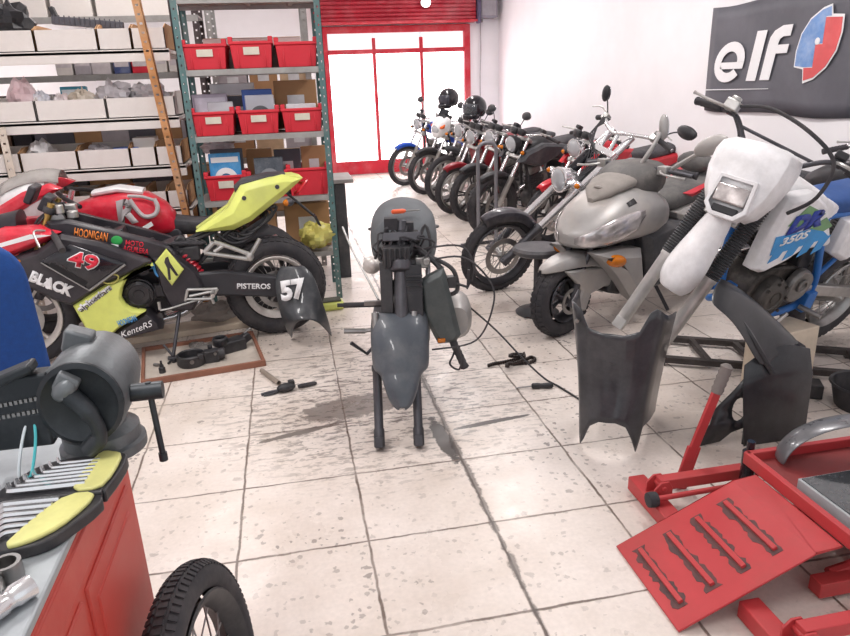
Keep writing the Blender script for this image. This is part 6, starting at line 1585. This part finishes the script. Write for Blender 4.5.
for k in range(6):
    y = -.018 - .017*k; x0 = -.085 + .008*k
    MB().tube(sp([(x0-.010, y-.022, .025), (x0, y, .026), (x0+.014, y+.004, .026), (.01-.006*k, y+.004, .026)], 4), .0055-.0004*k, 6).build('hex_key', chrome, kc)
# sockets and bits near the corner
for (x, y, r_, h_, rz_, lab) in ((-.438, .89, .020, .028, 0, 'short steel ring socket standing on the bench below the hex key case'),):
    t = root('socket', lab, 'socket', (x, y, BZ), 0, group='sockets on the workbench')
    MB().lathe([(r_*.72, .003), (r_*.72, h_), (r_, h_), (r_*1.02, .004), (r_, 0), (r_*.5, 0)], n=22).build('ring', steel, t)
t = root('socket', 'long chrome socket lying on the bench edge nearest the wheel', 'socket', (-.418, .815, BZ+.016), rad(52), group='sockets on the workbench')
MB().lathe([(.008, -.035), (.0155, -.035), (.016, .0), (.0135, .004), (.0135, .012), (.016, .016), (.016, .04), (.011, .042), (.010, .03)], ax='X', n=22).build('barrel', chrome, t)
t = root('steel_adapter', 'squat steel adapter block on the bench behind the long chrome socket', 'adapter', (-.452, .845, BZ), rad(20))
b = MB(); b.box((0, 0, .012), (.05, .035, .024)); b.cyl((0, 0, .028), .012, .012); b.build('block', steel, t, bev=.004)
t = root('tool_pouch', 'dark blue-grey padded case lying at the corner of the workbench top', 'case', (-.405, .68, BZ), rad(8))
MB().box((0, 0, .012), (.10, .06, .024)).build('case', mat('pouch', '33363f', .7), t, bev=.008)
for k, (x, y, a, l) in enumerate(((-.60, 1.12, .5, 'black pliers lying flat on the bench beside the vise slide'), (-.62, 1.03, .9, 'steel combination pliers crossing the bench behind the hex key case'))):
    t = root('pliers', l, 'pliers', (x, y, BZ+.001), a)
    b = MB(); b.tube(sp([(-.10, .025, .010), (-.04, .02, .011), (0, .0, .012), (.05, -.006, .012)], 5), .007, 8); b.tube(sp([(-.10, -.025, .010), (-.04, -.02, .011), (0, .0, .013), (.05, .006, .013)], 5), .007, 8); b.cyl((0, 0, .013), .012, .016)
    b.build('jaws', darksteel if k == 0 else steel, t)
t = root('scribe_plate', 'loose steel bracket with a black knob on the bench in front of the vise', 'bracket', (-.47, 1.155, BZ), .1)
b = MB(); b.box((0, 0, .004), (.13, .045, .008)); b.box((.03, .01, .012), (.05, .02, .012)); b.build('plate', bt, t, bev=.002)
MB().lathe([(.010, .006), (.013, .02), (.010, .026), (.001, .027)], (.02, -.01, 0), n=12).build('knob', black, t)
t = root('brass_fitting', 'small brass-yellow fitting at the bench edge beside the hex key case', 'fitting', (-.56, 1.0, BZ), 0)
MB().lathe([(.006, 0), (.008, .004), (.008, .012), (.005, .014), (.005, .02)], n=10).build('fitting', mat('brass', 'd2a03a', .35, .8), t)
wr1 = MB().tube(sp([(-.475, 1.185, .985), (-.49, 1.17, .95), (-.502, 1.15, .90), (-.505, 1.14, .865)], 6), .0025, 6).build('cable', mat('wire_white', 'd5dde2', .4))
tag(wr1, 'thin white wire hanging from the vise jaw down to the bench', 'wire')
wr2 = MB().tube(sp([(-.474, 1.184, .985), (-.472, 1.165, .94), (-.480, 1.14, .89), (-.492, 1.125, .865)], 6), .0025, 6).build('cable', mat('wire_teal', '4fb7bd', .4))
tag(wr2, 'thin turquoise wire hanging beside the white one from the vise jaw', 'wire')
# loose spoked wheel leaning at the bench
lw = root('spoked_wheel', 'loose black spoked motorcycle wheel with worn tyre leaning against the red workbench', 'wheel', (-.235, 1.17, 0), 0)
lw.matrix_world = T(-.238, 1.15, .0) @ R(rad(82), 'Z') @ R(rad(-7), 'X')
wheel(lw, T(0, 0, .29), .29, .068, black, 'spoke', disc=False, n=96)
MB().rod((.0, 0, .085), (.012, .0, .115), .004, 8).build('valve_stem', steel, lw)
# blue chair beyond the bench
ch_ = root('office_chair', 'blue fabric chair back with pale lower edge standing behind the workbench', 'chair', (-.975, 2.06, -.02), rad(8))
fabric = mat('chair_blue', '1f4a8e', .85, var=.12, scale=60, bump=.4)
rows = []
for i in range(13):
    t = i/12; z = .70 + .44*t
    hw_ = .215*(1 - .30*max(0, (t-.75)/.25)**2.2)
    rows.append([(hw_*math.copysign(abs(math.sin(a))**.7, math.sin(a)), -.035*math.copysign(abs(math.cos(a))**.7, math.cos(a)) - .05*t + .03*(math.sin(a))**2, z) for a in [2*PI*k/28 for k in range(28)]])
MB().grid(rows, cu=True, caps=True).build('backrest', fabric, ch_, sub=1)
MB().box((0, .0, .685), (.40, .05, .05)).build('back_edge', mat('chair_grey', 'b3ada6', .6), ch_, bev=.01)
MB().box((0, .06, .56), (.07, .02, .32)).build('back_support', black, ch_, bev=.005)
rows = [[(.22*math.copysign(abs(math.cos(a))**.5, math.cos(a))*k, -.17 + .20*math.copysign(abs(math.sin(a))**.5, math.sin(a))*k, z) for a in [2*PI*j/28 for j in range(28)]] for k, z in ((.9, .42), (1., .44), (1., .475), (.93, .495))]
MB().grid(rows, cu=True, caps=True).build('seat', fabric, ch_)
b = MB(); b.cyl((0, -.15, .25), .025, .34)
for k in range(5): a = 2*PI*k/5; b.tube([(0, -.15, .10), (.26*math.cos(a), -.15+.26*math.sin(a), .07)], [.024, .016], 8)
b.build('base', black, ch_)
for k in range(5):
    a = 2*PI*k/5; MB().cyl((.26*math.cos(a), -.15+.26*math.sin(a), .027), .027, .04, 'Y', 14).build('caster', rubber, ch_)
# ------------------------------------------------------------------ camera
cam = bpy.data.cameras.new('Camera'); cam.sensor_width = 36.; cam.lens = 36. * 685.9 / 850.; cam.clip_start = .02; cam.clip_end = 200
co = bpy.data.objects.new('Camera', cam); COL.objects.link(co)
p_, r_, y_ = rad(19.188), rad(-2.076), rad(10.623)
fw = V((math.sin(y_)*math.cos(p_), math.cos(y_)*math.cos(p_), -math.sin(p_))); rt = V((math.cos(y_), -math.sin(y_), 0)); upv = rt.cross(fw)
Rv = math.cos(r_)*rt + math.sin(r_)*upv; Uv = -math.sin(r_)*rt + math.cos(r_)*upv
m3 = M((Rv, Uv, -fw)).transposed().to_4x4()
co.matrix_world = T(0, 0, 1.5) @ m3
SC.camera = co
vs = SC.view_settings; vs.view_transform = 'Standard'; vs.look = 'None'; vs.gamma = 1.; vs.use_curve_mapping = False; vs.exposure = EXPO
SC.cycles.use_denoising = True
SC.cycles.max_bounces = 8
